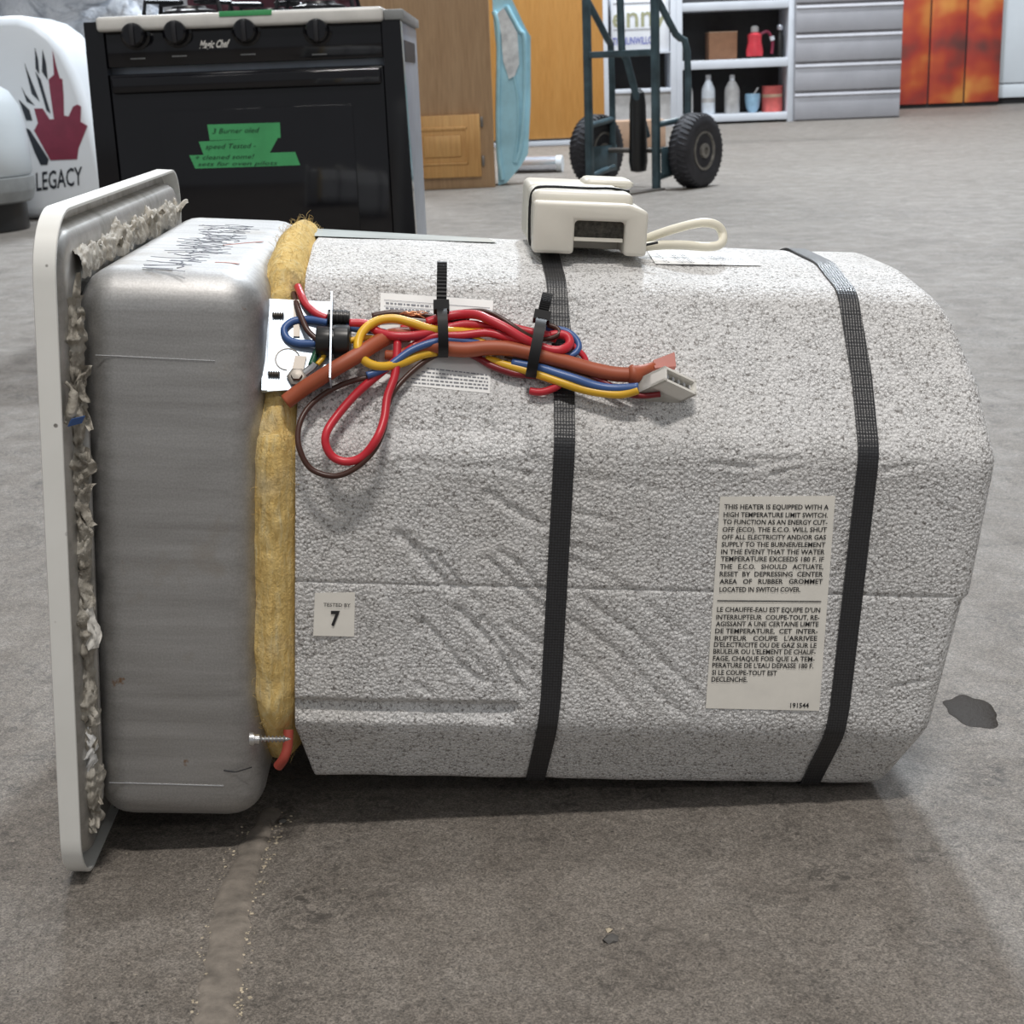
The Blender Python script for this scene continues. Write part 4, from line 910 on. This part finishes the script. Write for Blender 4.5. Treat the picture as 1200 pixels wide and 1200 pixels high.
for px in ([(95, 500), (148, 552), (163, 605), (133, 605)], [(128, 640), (150, 652), (245, 800), (238, 828), (205, 828), (175, 765)], [(176, 240), (192, 300), (198, 372), (180, 345)], [(214, 250), (232, 320), (240, 400), (212, 360)],
           [(124, 318), (150, 385), (200, 510), (160, 470)], [(110, 438), (128, 475), (175, 530), (135, 510)], [(178, 360), (205, 400), (255, 570), (235, 555)]):
    decal('emblem_stroke', px, M['vinylblack'])
lt = MB(); a, b_ = at(43, 223.5, CY) - cv.location, at(97, 216, CY) - cv.location
put_text(lt, 'LEGACY', (a.x, -0.003, a.z), (b_.x, -0.003, b_.z), (0.006, 0, 0.062), 0.012); lt.build('lettering', M['vinylblack'], cv, angle=180)

# domed canister in front of it
e = at(41, 170, 4.95); cr = 0.24
cn_o = empty('canister', (e.x - cr - 0.03, 4.95, 0)); tag(cn_o, 'grey white domed canister with a dull grey band at the left edge', 'canister')
zt_ = at(5, 104, 4.95).z; zb = at(20, 205, 4.95).z
MB().lathe([(cr * 0.97, zb), (cr, zb + 0.01), (cr, zb + 0.10), (cr * 0.985, zb + 0.16), (cr * 0.93, zb + 0.22), (cr * 0.82, zb + 0.265), (cr * 0.6, zb + 0.300), (cr * 0.3, zb + 0.315), (0.01, zb + 0.318)], 48).build('body', M['canwhite'], cn_o, angle=40)
z2 = at(20, 236, 4.95).z
MB().lathe([(cr * 0.93, z2), (cr * 0.97, z2 + 0.005), (cr * 1.01, zb - 0.05), (cr * 1.015, zb - 0.045), (cr * 1.015, zb - 0.005), (cr * 0.9, zb + 0.002)], 48).build('band', M['bandgrey'], cn_o, angle=30)
MB().lathe([(cr * 0.86, 0), (cr * 0.88, 0.004), (cr * 0.88, z2 - 0.001), (cr * 0.8, z2 + 0.003)], 40).build('foot', M['blackplastic'], cn_o, angle=30)

# crinkled wrapped bundles behind
def lumpy(name, x0, x1, y0, y1, z1, mat, amp, seed, label, cat):
    bm = bmesh.new(); bmesh.ops.create_cube(bm, size=1); bmesh.ops.subdivide_edges(bm, edges=list(bm.edges), cuts=22, use_grid_fill=True)
    for v in bm.verts:
        p = Vector(((x0 + x1) / 2 + v.co.x * (x1 - x0), (y0 + y1) / 2 + v.co.y * (y1 - y0), (v.co.z + 0.5) * z1)); dd = v.co.normalized()
        nn = noise.fractal(p * 6 + Vector((seed, 0, 0)), 0.8, 2.0, 5) * amp
        p = p + dd * nn; p.z = max(p.z, 0.0); v.co = p - Vector(((x0 + x1) / 2, y0, 0))
    o = MB().bm(bm).build(name, mat, angle=60); o.location = ((x0 + x1) / 2, y0, 0); return tag(o, label, cat)
lumpy('wrapped_bundle', -2.60, -1.42, 6.10, 6.90, 1.05, M['wrap'], 0.10, 3, 'crinkled white plastic wrapped bundle behind the tank cover', 'bundle')
lumpy('dark_bundle', -1.28, -0.50, 6.6, 7.2, 0.98, M['darkbundle'], 0.05, 8, 'dark maroon bundle just showing above the range top', 'bundle')

# ------------------------------------------------------------------ oak cabinet
OY = 6.0; x0, x1 = at(430, 150, OY).x, at(578, 150, OY).x
ob = empty('oak_cabinet', ((x0 + x1) / 2, OY, 0)); tag(ob, 'tall light oak cabinet with a small raised panel door', 'cabinet'); hw_ = (x1 - x0) / 2
MB().box(-hw_, hw_, 0, 0.45, 0.0, 1.6, 0.003).build('carcass', M['oak'], ob)
da, db = at(500, 133, OY) - ob.location, at(565, 214, OY) - ob.location
dx0 = db.x - 0.30
dr = MB().box(dx0, db.x, -0.018, 0.002, 0.045, 0.285, 0.003).build('door', M['oakdoor'], ob)
MB().box(dx0 + 0.055, db.x - 0.055, -0.012, -0.0175 + 0.004, 0.10, 0.235, 0.0).build('panel_field', M['oakdoor'], dr)
fr = MB()
for a_ in ((dx0 + 0.050, db.x - 0.050, 0.227, 0.240), (dx0 + 0.050, db.x - 0.050, 0.095, 0.104), (dx0 + 0.050, dx0 + 0.058, 0.095, 0.24), (db.x - 0.058, db.x - 0.050, 0.095, 0.24)): fr.box(a_[0], a_[1], -0.024, -0.016, a_[2], a_[3], 0.003)
fr.build('moulding', M['oakdoor'], dr)
MB().box(dx0 + 0.075, db.x - 0.075, -0.026, -0.014, 0.125, 0.210, 0.006).build('raised_panel', M['oakdoor'], dr)
for z in (0.085, 0.235): MB().box(db.x + 0.002, db.x + 0.014, -0.010, 0.002, z, z + 0.04, 0.002).build('hinge', M['darksteel'], ob)

# pale blue padded panel leaning beside it
by = 6.10
outer = [(572, -30), (595, -14), (612, 22), (618, 32), (618, 110), (615, 170), (606, 185), (590, 204), (580, 207), (578, 150), (579, 60), (574, 8)]
bp = empty('padded_panel', (at(590, 100, by).x + 0.012, by, 0)); tag(bp, 'pale blue padded panel standing against the oak cabinet', 'panel')
P = [(max(at(u, v, by).x + 0.012 - bp.location.x, -9), max(at(u, v, by).z, 0.0)) for u, v in outer]; zmin = min(z for x, z in P); P = [(x, z - zmin) for x, z in P]
MB().prism(P, 0.10).build('panel_body', M['bluefoam'], bp, angle=25)
Q = [(at(u, v, by).x - bp.location.x, at(u, v, by).z - zmin) for u, v in ((582, 5), (590, -2), (606, 28), (608, 64), (603, 78), (596, 82), (589, 60), (587, 30))]
MB().prism(Q, 0.02, Matrix.Translation((0, -0.012, 0))).build('white_fluff', M['fluff'], bp, angle=25)
ed = [(at(u, v, by).x - bp.location.x, -0.006, at(u, v, by).z - zmin) for u, v in ((578, 2), (583, 18), (584, 60), (583, 120), (584, 170), (588, 200))]
MB().tube(ed, 0.010, 8).build('edge_binding', M['bluefoam'], bp)
ed = [(at(u, v, by).x - bp.location.x, -0.006, at(u, v, by).z - zmin) for u, v in ((593, -4), (608, 24), (614, 36), (614, 110), (610, 160), (604, 180))]
MB().tube(ed, 0.009, 8).build('edge_binding', M['bluefoam'], bp)
ed = [(at(u, v, by).x - bp.location.x, -0.004, at(u, v, by).z - zmin) for u, v in ((602, 78), (607, 110), (606, 150), (602, 180))]
MB().tube(ed, 0.006, 8).build('fold', M['bluefoam'], bp)
# chrome tube on the floor
a, b_ = ground(600, 203), ground(657, 200)
a.z = b_.z = 0.037; b_.y = a.y - 0.05
ctb = empty('chrome_tube', ((a + b_) / 2).to_tuple()); ctb.location.z = 0; tag(ctb, 'short chrome tube lying on the floor beside the blue panel', 'tube')
oo = ctb.location.copy()
MB().tube([a - oo, b_ - oo], 0.036, 20, 1, False).build('tube', M['chrome'], ctb, angle=40)
d = (b_ - a).normalized(); MB().tube([b_ - oo - d * 0.02, b_ - oo + d * 0.006], 0.0368, 20, 1, False).build('end_cap', M['fridge'], ctb, angle=40)

# orange veneer panel on a pale strip
WY = 9.3; x0, x1 = at(560, 100, WY).x, at(708, 100, WY).x
wp_ = empty('wooden_door', ((x0 + x1) / 2, WY, 0)); tag(wp_, 'plain orange veneer door leaning upright behind the hand truck', 'door panel')
zb = at(660, 162, WY).z
MB().box(-(x1 - x0) / 2, (x1 - x0) / 2, 0, 0.045, zb, 2.0, 0.003).build('slab', M['orangewood'], wp_)
MB().box(-(x1 - x0) / 2, (x1 - x0) / 2 - 0.05, -0.03, 0.05, 0.0, zb - 0.012, 0.003).build('sill', M['shelfwhite'], wp_)
MB().box(-(x1 - x0) / 2, (x1 - x0) / 2, 0.0, 0.045, zb - 0.012, zb).build('painted_shadow_gap', M['dark'], wp_)  # dark strip, the shadow gap under the slab painted as colour

# ------------------------------------------------------------------ hand truck
ht = empty('hand_truck', (0.560, 5.75, 0), math.radians(-40)); tag(ht, 'teal steel hand truck with two black pneumatic wheels', 'hand truck')
WR, WW = 0.134, 0.088
def wheel(sx):
    mm = Matrix.Translation((sx * 0.2275, 0.0, WR)) @ Matrix.Rotation(math.radians(90), 4, 'Y')
    h = WW / 2
    w_ = MB().lathe([(WR * 0.52, -h * 0.80), (WR * 0.60, -h * 0.95), (WR * 0.80, -h), (WR * 0.93, -h * 0.88), (WR * 0.985, -h * 0.62), (WR, -h * 0.3), (WR, h * 0.3), (WR * 0.985, h * 0.62), (WR * 0.93, h * 0.88), (WR * 0.80, h), (WR * 0.60, h * 0.95), (WR * 0.52, h * 0.80)], 48, mm).build('wheel', M['tyre'], ht, angle=40)
    for s_ in (-1, 1):
        MB().lathe([(WR * 0.53, s_ * h * 0.70), (WR * 0.53, s_ * h * 0.92), (WR * 0.47, s_ * h * 0.95), (WR * 0.44, s_ * h * 0.70), (WR * 0.22, s_ * h * 0.55), (WR * 0.20, s_ * h * 1.02), (WR * 0.10, s_ * h * 1.05), (WR * 0.09, s_ * h * 0.9)], 32, mm).build('rim', M['rim'], w_, angle=35)
    tr = MB()
    for k in range(40):
        for s_ in (-1, 1):
            a0 = 2 * math.pi * (k + 0.25 * s_) / 40; pts = []
            for rr, zz, da in ((WR * 0.992, s_ * h * 0.10, 0), (WR * 0.985, s_ * h * 0.62, 0.05), (WR * 0.935, s_ * h * 0.86, 0.07)): pts.append(mm @ Vector((rr * math.cos(a0 + da), rr * math.sin(a0 + da), zz)))
            tr.tube(pts, 0.0042, 5, 1, False)
    tag(tr.build('tread', M['tyre'], w_, angle=180), kind='stuff')
wheel(-1); wheel(1)
RXx, RYy = 0.152, -0.150
for sx in (-1, 1):
    MB().box(sx * RXx - 0.013, sx * RXx + 0.013, RYy - 0.013, RYy + 0.013, 0.0, 1.25, 0.004).build('rail', M['teal'], ht)
zc = at(725, 63, 5.62).z
MB().box(-RXx, RXx, RYy - 0.010, RYy + 0.012, zc - 0.012, zc + 0.012, 0.004).build('crossbar', M['teal'], ht)
MB().box(-RXx, RXx, RYy - 0.010, RYy + 0.012, 0.95, 0.975, 0.004).build('crossbar', M['teal'], ht)
MB().box(-RXx - 0.03, RXx + 0.03, RYy - 0.20, RYy + 0.015, 0.0, 0.008, 0.002).build('toe_plate', M['darksteel'], ht)
MB().tube([(-0.2275, 0, WR), (0.2275, 0, WR)], 0.010, 12, 1, False).build('axle', M['darksteel'], ht)
MB().tube([(0, RYy, 1.2), (0, RYy + 0.005, zc + 0.05), (0.005, RYy + 0.03, zc - 0.02), (0.01, 0.0, WR + 0.05)], 0.014, 10).build('centre_brace', M['teal'], ht)
for sx in (-1, 1):       # rear struts: down from the rails, then vertical to the axle bracket
    MB().tube([(sx * RXx, RYy, zc + 0.20), (sx * RXx * 1.02, -0.02, zc + 0.06), (sx * (RXx + 0.02), 0.03, zc + 0.00), (sx * (RXx + 0.02), 0.03, WR)], 0.013, 10, 3).build('rear_strut', M['teal'], ht)
    MB().tube([(sx * RXx, RYy, WR + 0.10), (sx * (RXx + 0.02), 0.03, WR + 0.115)], 0.012, 10, 1, False).build('stay', M['teal'], ht)
    MB().tube([(sx * RXx, RYy, 0.045), (sx * (RXx + 0.02), 0.03, 0.070)], 0.012, 10, 1, False).build('stay', M['teal'], ht)
    MB().box(sx * (RXx + 0.018) - 0.004, sx * (RXx + 0.018) + 0.004, RYy + 0.01, 0.05, 0.055, WR + 0.02, 0.002).build('axle_bracket', M['teal'], ht)
cyl('rolled_strap', Vector((0.0, -0.045, WR + 0.012)), (0, 0, 1), [(0.012, -0.09), (0.030, -0.085), (0.036, -0.05), (0.033, 0.05), (0.031, 0.16), (0.026, 0.20), (0.012, 0.215)], M['blackplastic'], ht, 20)

# ------------------------------------------------------------------ steel shelving with its things
SY = 11.6
def shelf_unit(name, u0, u1, zs, label, depth=0.42, topz=1.05):
    xa, xb = at(u0, 100, SY).x, at(u1, 100, SY).x; o = empty(name, ((xa + xb) / 2, SY, 0)); tag(o, label, 'shelf unit'); h_ = (xb - xa) / 2
    for sx in (-1, 1): MB().box(sx * h_ - (0.045 if sx > 0 else 0), sx * h_ + (0.045 if sx < 0 else 0), 0, depth, 0, topz, 0.003).build('side_panel', M['shelfwhite'], o)
    MB().box(-h_ + 0.045, h_ - 0.045, depth - 0.02, depth, 0, topz).build('back_panel', M['dark'], o)  # near-black colour paints in the shade inside the shelves
    for z, t in zs: MB().box(-h_ + 0.045, h_ - 0.045, 0.0, depth - 0.02, z - t, z, 0.003).build('shelf', M['shelfwhite'], o)
    return o, h_
z_low = at(870, 133, SY).z; z_mid = at(870, 69, SY).z; z_top = at(870, 6, SY).z + 0.03
su, suh = shelf_unit('steel_shelf_unit', 793, 930, ((z_low, 0.055), (z_mid, 0.065), (z_top, 0.06)), 'pale grey open steel shelf unit holding bottles and cans')
z_l2 = at(750, 104, SY).z
su2, suh2 = shelf_unit('dark_shelf_unit', 707, 793, ((z_l2, 0.03), (0.05, 0.05), (at(750, 61, SY).z - 0.002, 0.012)), 'dark open shelf unit with a white carton behind the hand truck')
MB().box(-suh2 + 0.046, suh2 - 0.046, 0.02, 0.4, 0.05, z_l2 - 0.03).build('grey_infill', M['bottlegrey'], su2)
def onshelf(name, u0, u1, v0, z, Y, label, cat):
    a, b2 = at(u0, v0, Y), at(u1, v0, Y); o = empty(name, ((a.x + b2.x) / 2, Y, z)); tag(o, label, cat); return o, (b2.x - a.x) / 2, a.z - z
ZM, ZW = z_mid + 0.001, z_low + 0.001
o, h_, H_ = onshelf('carton', 716, 784, 5, at(750, 61, SY).z + 0.001, SY + 0.02, 'white printed carton standing on the dark shelf unit', 'carton')
MB().box(-h_, h_, 0, 0.3, 0, H_ + 0.05, 0.004).build('carton_body', M['signwhite'], o)
pr = MB(); a, b_ = at(718, 33, SY) - o.location, at(782, 29, SY) - o.location; put_text(pr, 'enny', (a.x, -0.003, a.z), (b_.x, -0.003, b_.z), (0, 0, 0.155), 0.01); pr.build('lettering', M['olive'], o, angle=180)
pr = MB(); a, b_ = at(718, 53, SY) - o.location, at(765, 51, SY) - o.location; put_text(pr, 'TIONUNWILLO', (a.x, -0.003, a.z), (b_.x, -0.003, b_.z), (0, 0, 0.052), 0.02); pr.build('lettering', M['blueprint'], o, angle=180)
for v in (5, 36):
    a, b_ = at(719, v, SY) - o.location, at(770, v - 1, SY) - o.location; MB().box(a.x, b_.x, -0.003, -0.001, a.z, a.z + 0.008).build('printed_rule', M['cabgrey'], o)
o, h_, H_ = onshelf('cardboard_box', 831, 864, 38, ZM, SY + 0.10, 'brown cardboard box on the upper steel shelf', 'box')
MB().box(-h_, h_, 0, 0.22, 0, H_, 0.003).build('box_body', M['cardboard'], o); MB().box(-h_ - 0.002, h_ + 0.002, -0.002, 0.222, H_ - 0.004, H_ + 0.003).build('flap', M['cardboard2'], o)
o, h_, H_ = onshelf('red_spray_gun', 873, 896, 30, ZM, SY + 0.08, 'red plastic tool with a grey cap on the upper shelf', 'tool')
MB().lathe([(0.062, 0.015), (0.066, 0.05), (0.052, 0.12), (0.055, 0.17), (0.030, 0.19)], 24).build('body', M['redplastic'], o, angle=40)
MB().lathe([(0.06, 0.0), (0.06, 0.015), (0.04, 0.016)], 24).build('base', M['blackplastic'], o, angle=40)
MB().lathe([(0.030, 0.188), (0.030, 0.225), (0.015, 0.235)], 18).build('cap', M['bottlegrey'], o, angle=40)
MB().tube([(0.04, 0, 0.17), (0.10, 0.01, 0.19), (0.135, 0.0, 0.12), (0.13, 0, 0.03)], 0.012, 8).build('hose', M['maroon'], o); MB().tube([(0.128, -0.004, 0.155), (0.137, -0.004, 0.125)], 0.018, 10, 1, False).build('clip', M['fridge'], o)
o, h_, H_ = onshelf('metal_fitting', 911, 917, 34, ZM, SY + 0.12, 'small dark fitting with a shiny end at the upper shelf corner', 'fitting')
MB().lathe([(0.03, 0), (0.03, 0.15), (0.022, 0.17), (0.022, 0.2)], 16).build('body', M['blackplastic'], o, angle=40); MB().lathe([(0.022, 0.2), (0.028, 0.215), (0.022, 0.235), (0.004, 0.24)], 16).build('shiny_end', M['chrome'], o, angle=40)
def bottle(name, u0, u1, v0, mat, label, neck=0.35, extra=None, Y=None):
    o, h_, H_ = onshelf(name, u0, u1, v0, ZW, Y or SY + 0.10, label, 'bottle')
    MB().lathe([(h_ * 0.92, 0), (h_, 0.006), (h_, H_ * 0.55), (h_ * 0.93, H_ * 0.66), (h_ * 0.55, H_ * 0.80), (h_ * neck, H_ * 0.86)], 24).build('body', M[mat], o, angle=40)
    MB().lathe([(h_ * neck * 1.15, H_ * 0.86), (h_ * neck * 1.15, H_ * 0.985), (h_ * neck, H_)], 18).build('cap', M['shelfwhite'], o, angle=40); return o, h_, H_
o, h_, H_ = bottle('milky_jug', 822, 838, 88, 'bottlewhite', 'milky white jug at the left of the lower shelf')
MB().lathe([(h_ * 1.01, H_ * 0.30), (h_ * 1.015, H_ * 0.31), (h_ * 1.015, H_ * 0.40), (h_ * 1.01, H_ * 0.41)], 24).build('label_band', M['bottlegrey'], o, angle=40)
bottle('cleaner_bottle', 849, 867, 88, 'bottlegrey', 'grey bottle with a tapered neck on the lower shelf', 0.3)
bottle('slim_bottle', 803, 812, 92, 'bottlegrey', 'slim grey bottle half hidden behind the hand truck strut', 0.5, None, SY + 0.06)
o, h_, H_ = onshelf('plastic_bowl', 873, 891, 110, ZW, SY + 0.11, 'pale blue plastic bowl beside the red can', 'bowl')
MB().lathe([(h_ * 0.55, 0), (h_ * 0.85, H_ * 0.25), (h_ * 1.0, H_ * 0.6), (h_ * 1.0, H_ * 0.95), (h_ * 0.92, H_), (h_ * 0.88, H_ * 0.9), (h_ * 0.5, H_ * 0.2)], 24).build('bowl_wall', M['paleblue'], o, angle=40)
MB().tube([(-h_ * 0.5, -0.02, H_ * 0.55), (0, -0.01, H_ * 0.85), (h_ * 0.7, 0.0, H_ * 1.3)], 0.007, 8).build('handle', M['bottlegrey'], o)
o, h_, H_ = onshelf('paint_can', 893, 917, 101, ZW, SY + 0.12, 'faded red paint can at the right of the lower shelf', 'can')
MB().lathe([(h_, 0), (h_ * 1.02, 0.004), (h_, 0.01), (h_, H_ * 0.96), (h_ * 1.02, H_ * 0.97), (h_ * 1.02, H_), (h_ * 0.9, H_), (h_ * 0.88, H_ * 0.97)], 28).build('can_body', M['redcan'], o, angle=40)
MB().lathe([(h_ * 1.004, H_ * 0.56), (h_ * 1.008, H_ * 0.565), (h_ * 1.008, H_ * 0.68), (h_ * 1.004, H_ * 0.685)], 28).build('label_band', M['cardboard2'], o, angle=40)
p = ground(735, 168); o = MB().box(-0.20, 0.17, 0, 0.25, 0, 0.15, 0.004).build('low_carton', M['cardboard2']); o.location = (p.x, 8.6, 0); tag(o, 'low tan carton on the floor between the truck wheels', 'carton')

# grey drawer cabinet
x0, x1 = at(930, 80, SY).x + 0.004, at(1056, 80, SY).x
dc = empty('drawer_cabinet', ((x0 + x1) / 2, SY - 0.02, 0)); tag(dc, 'grey steel drawer cabinet between the shelves and the red lockers', 'drawer cabinet'); h_ = (x1 - x0) / 2
MB().box(-h_, h_, 0.02, 0.46, 0.0, 1.27, 0.003).build('body', M['cabgrey'], dc)
for k in range(6):
    z0 = 0.012 + k * 0.2115; d_ = MB().box(-h_ + 0.006, h_ - 0.006, 0.0, 0.03, z0, z0 + 0.180, 0.004).build('drawer', M['cabgrey'], dc)
    MB().add([(-h_ + 0.006, -0.009, z0 + 0.174), (h_ - 0.006, -0.009, z0 + 0.174), (h_ - 0.006, 0.0, z0 + 0.192), (-h_ + 0.006, 0.0, z0 + 0.192), (-h_ + 0.006, 0.0, z0 + 0.160), (h_ - 0.006, 0.0, z0 + 0.160)],
             [(0, 1, 2, 3), (4, 5, 1, 0), (0, 3, 4), (1, 5, 2), (2, 5, 4, 3)]).build('pull_lip', M['cabgrey'], d_, angle=20)

# red orange mottled lockers
LY = 13.5
lk = empty('locker_row', (at(1057, 60, LY).x, LY, 0)); tag(lk, 'mottled red and orange painted locker with three tall panels', 'locker')
zp = at(1110, 121, LY).z
ue = (1050, 1089.5, 1132, 1174)
MB().box(at(1050, 60, LY).x - lk.location.x, at(1173, 60, LY).x - lk.location.x, 0.03, 0.5, 0.0, 1.8).build('carcass', M['dark'], lk)
for k in range(3):
    a, b_ = at(ue[k] + 1, 60, LY).x - lk.location.x, at(ue[k + 1] - 0.8, 60, LY).x - lk.location.x
    MB().box(a, b_, 0.0, 0.03, zp, 1.8, 0.006).build('panel', M['fire'], lk)
# white appliance at the right edge
FY = 13.8; x0 = at(1170, 60, FY).x
fr_ = empty('white_freezer', (x0 + 0.35, FY, 0)); tag(fr_, 'white upright appliance cut off by the right edge', 'freezer')
zk, zb = at(1190, 97, FY).z, at(1190, 114, FY).z
MB().box(-0.35, 0.35, 0.02, 0.6, zb, 1.7, 0.01).build('body', M['fridge'], fr_); MB().box(-0.345, 0.345, -0.015, 0.02, zk, 1.68, 0.01).build('door', M['fridge'], fr_)
MB().box(-0.345, 0.345, -0.008, 0.02, zb, zk - 0.01, 0.004).build('kick_plate', M['fridge'], fr_); MB().box(-0.33, 0.33, 0.03, 0.58, 0.0, zb).build('plinth', M['dark'], fr_)

# ------------------------------------------------------------------ floor details
# hand-finished joint filler running towards the camera
pts = [(318, 950), (300, 985), (286, 1020), (275, 1050), (268, 1090), (262, 1130), (256, 1170), (250, 1215), (244, 1260)]
wd = [0.006, 0.008, 0.009, 0.011, 0.011, 0.010, 0.011, 0.012, 0.012]
vs = []; fs = []; K = 9; n = 60
G = [ground(*p) for p in pts]
for i in range(n):
    t = i / (n - 1) * (len(G) - 1); k = min(int(t), len(G) - 2); p = G[k].lerp(G[k + 1], t - k); w_ = (wd[k] + (wd[k + 1] - wd[k]) * (t - k)) * (1 + 0.45 * noise.noise(Vector((i * 0.4, 0, 0))))
    for j in range(K):
        s_ = j / (K - 1) * 2 - 1
        vs.append((p.x + s_ * w_ + 0.0012 * noise.noise(Vector((i * 0.8, j, 1))), p.y, 0.0020 * max(0, 1 - s_ ** 4) + 0.0004 * noise.noise(Vector((i * 0.7, j * 0.9, 4))) * (1 - s_ * s_) - (0.0004 if abs(s_) == 1 else 0)))
for i in range(n - 1):
    for j in range(K - 1): fs.append((i * K + j, i * K + j + 1, (i + 1) * K + j + 1, (i + 1) * K + j))
MB().add(vs, fs).build('joint_filler', M['filler'], floor, angle=180)
def pebble(bmx, p, r_, seed):
    bm = bmesh.new(); bmesh.ops.create_icosphere(bm, subdivisions=1, radius=1)
    for v in bm.verts:
        f = 0.7 + 0.5 * noise.noise(v.co * 1.7 + Vector((seed, seed * 0.3, 0))); v.co = Vector((v.co.x * r_ * f, v.co.y * r_ * f, max(v.co.z, -0.2) * r_ * 0.55 * f + r_ * 0.1)) + p
    bmx.bm(bm)
r2 = random.Random(12); ch = MB()
for i in range(210):
    t = (r2.random() if i % 3 else r2.choice((0.08, 0.2, 0.33, 0.52, 0.78)) + r2.gauss(0, 0.03)) % 1.0 * (len(G) - 1); k = min(int(t), len(G) - 2); p = G[k].lerp(G[k + 1], t - k)
    side = r2.choice((1, 1, 1, -1)); p = Vector((p.x + side * 0.010 + 0.005 * noise.noise(Vector((t * 2.5, side, 0))) + r2.gauss(0, 0.0028), p.y, 0)); pebble(ch, p, r2.uniform(0.0004, 0.0017), i)
tag(ch.build('stone_chips', M['chip'], angle=30), 'pale crumbs of stone scattered along the floor joint', 'stone chips', kind='stuff')
dk = MB()
for i in range(260):
    p = ground(r2.uniform(-20, 1220), r2.uniform(880, 1215)); pebble(dk, Vector((p.x, p.y, 0)), r2.uniform(0.0003, 0.0011), i)
tag(dk.build('floor_grit', M['stone'], angle=30), 'fine dark grit lying over the near floor', 'grit', kind='stuff')
for (u, v, r_, mt_, lb) in ((716, 1101, 0.0062, 'stone', 'dark stone crumb on the floor in front of the heater'), (713, 1091, 0.0030, 'chip', 'pale crumb touching the dark stone crumb'), (331, 963, 0.0046, 'stone', 'small grey stone at the top of the floor joint')):
    pb = MB(); pebble(pb, Vector((0, 0, 0)), r_, u); o = pb.build('stone_crumb', M[mt_], angle=30); p = ground(u, v); o.location = (p.x, p.y, 0.0); tag(o, lb, 'stone')
c_ = ground(1138, 833); vs = [(0, 0, 0.0016)]; n = 40
for rg, zz in ((0.6, 0.0016), (0.9, 0.0011), (1.0, 0.0001)):
    for k in range(n):
        a = 2 * math.pi * k / n; q = 1 + 0.28 * noise.noise(Vector((math.cos(a) * 1.7, math.sin(a) * 1.7, 3))); vs.append((math.cos(a) * 0.0165 * q * rg, math.sin(a) * 0.026 * q * rg, zz * 0.5))
fs = [(0, 1 + k, 1 + (k + 1) % n) for k in range(n)] + [(1 + i * n + k, 1 + i * n + (k + 1) % n, 1 + (i + 1) * n + (k + 1) % n, 1 + (i + 1) * n + k) for i in range(2) for k in range(n)]
o = MB().add(vs, fs).build('puddle', M['wet'], angle=180); o.location = (c_.x, c_.y, 0); tag(o, 'small dark wet patch on the concrete by the rounded end of the heater', 'puddle')
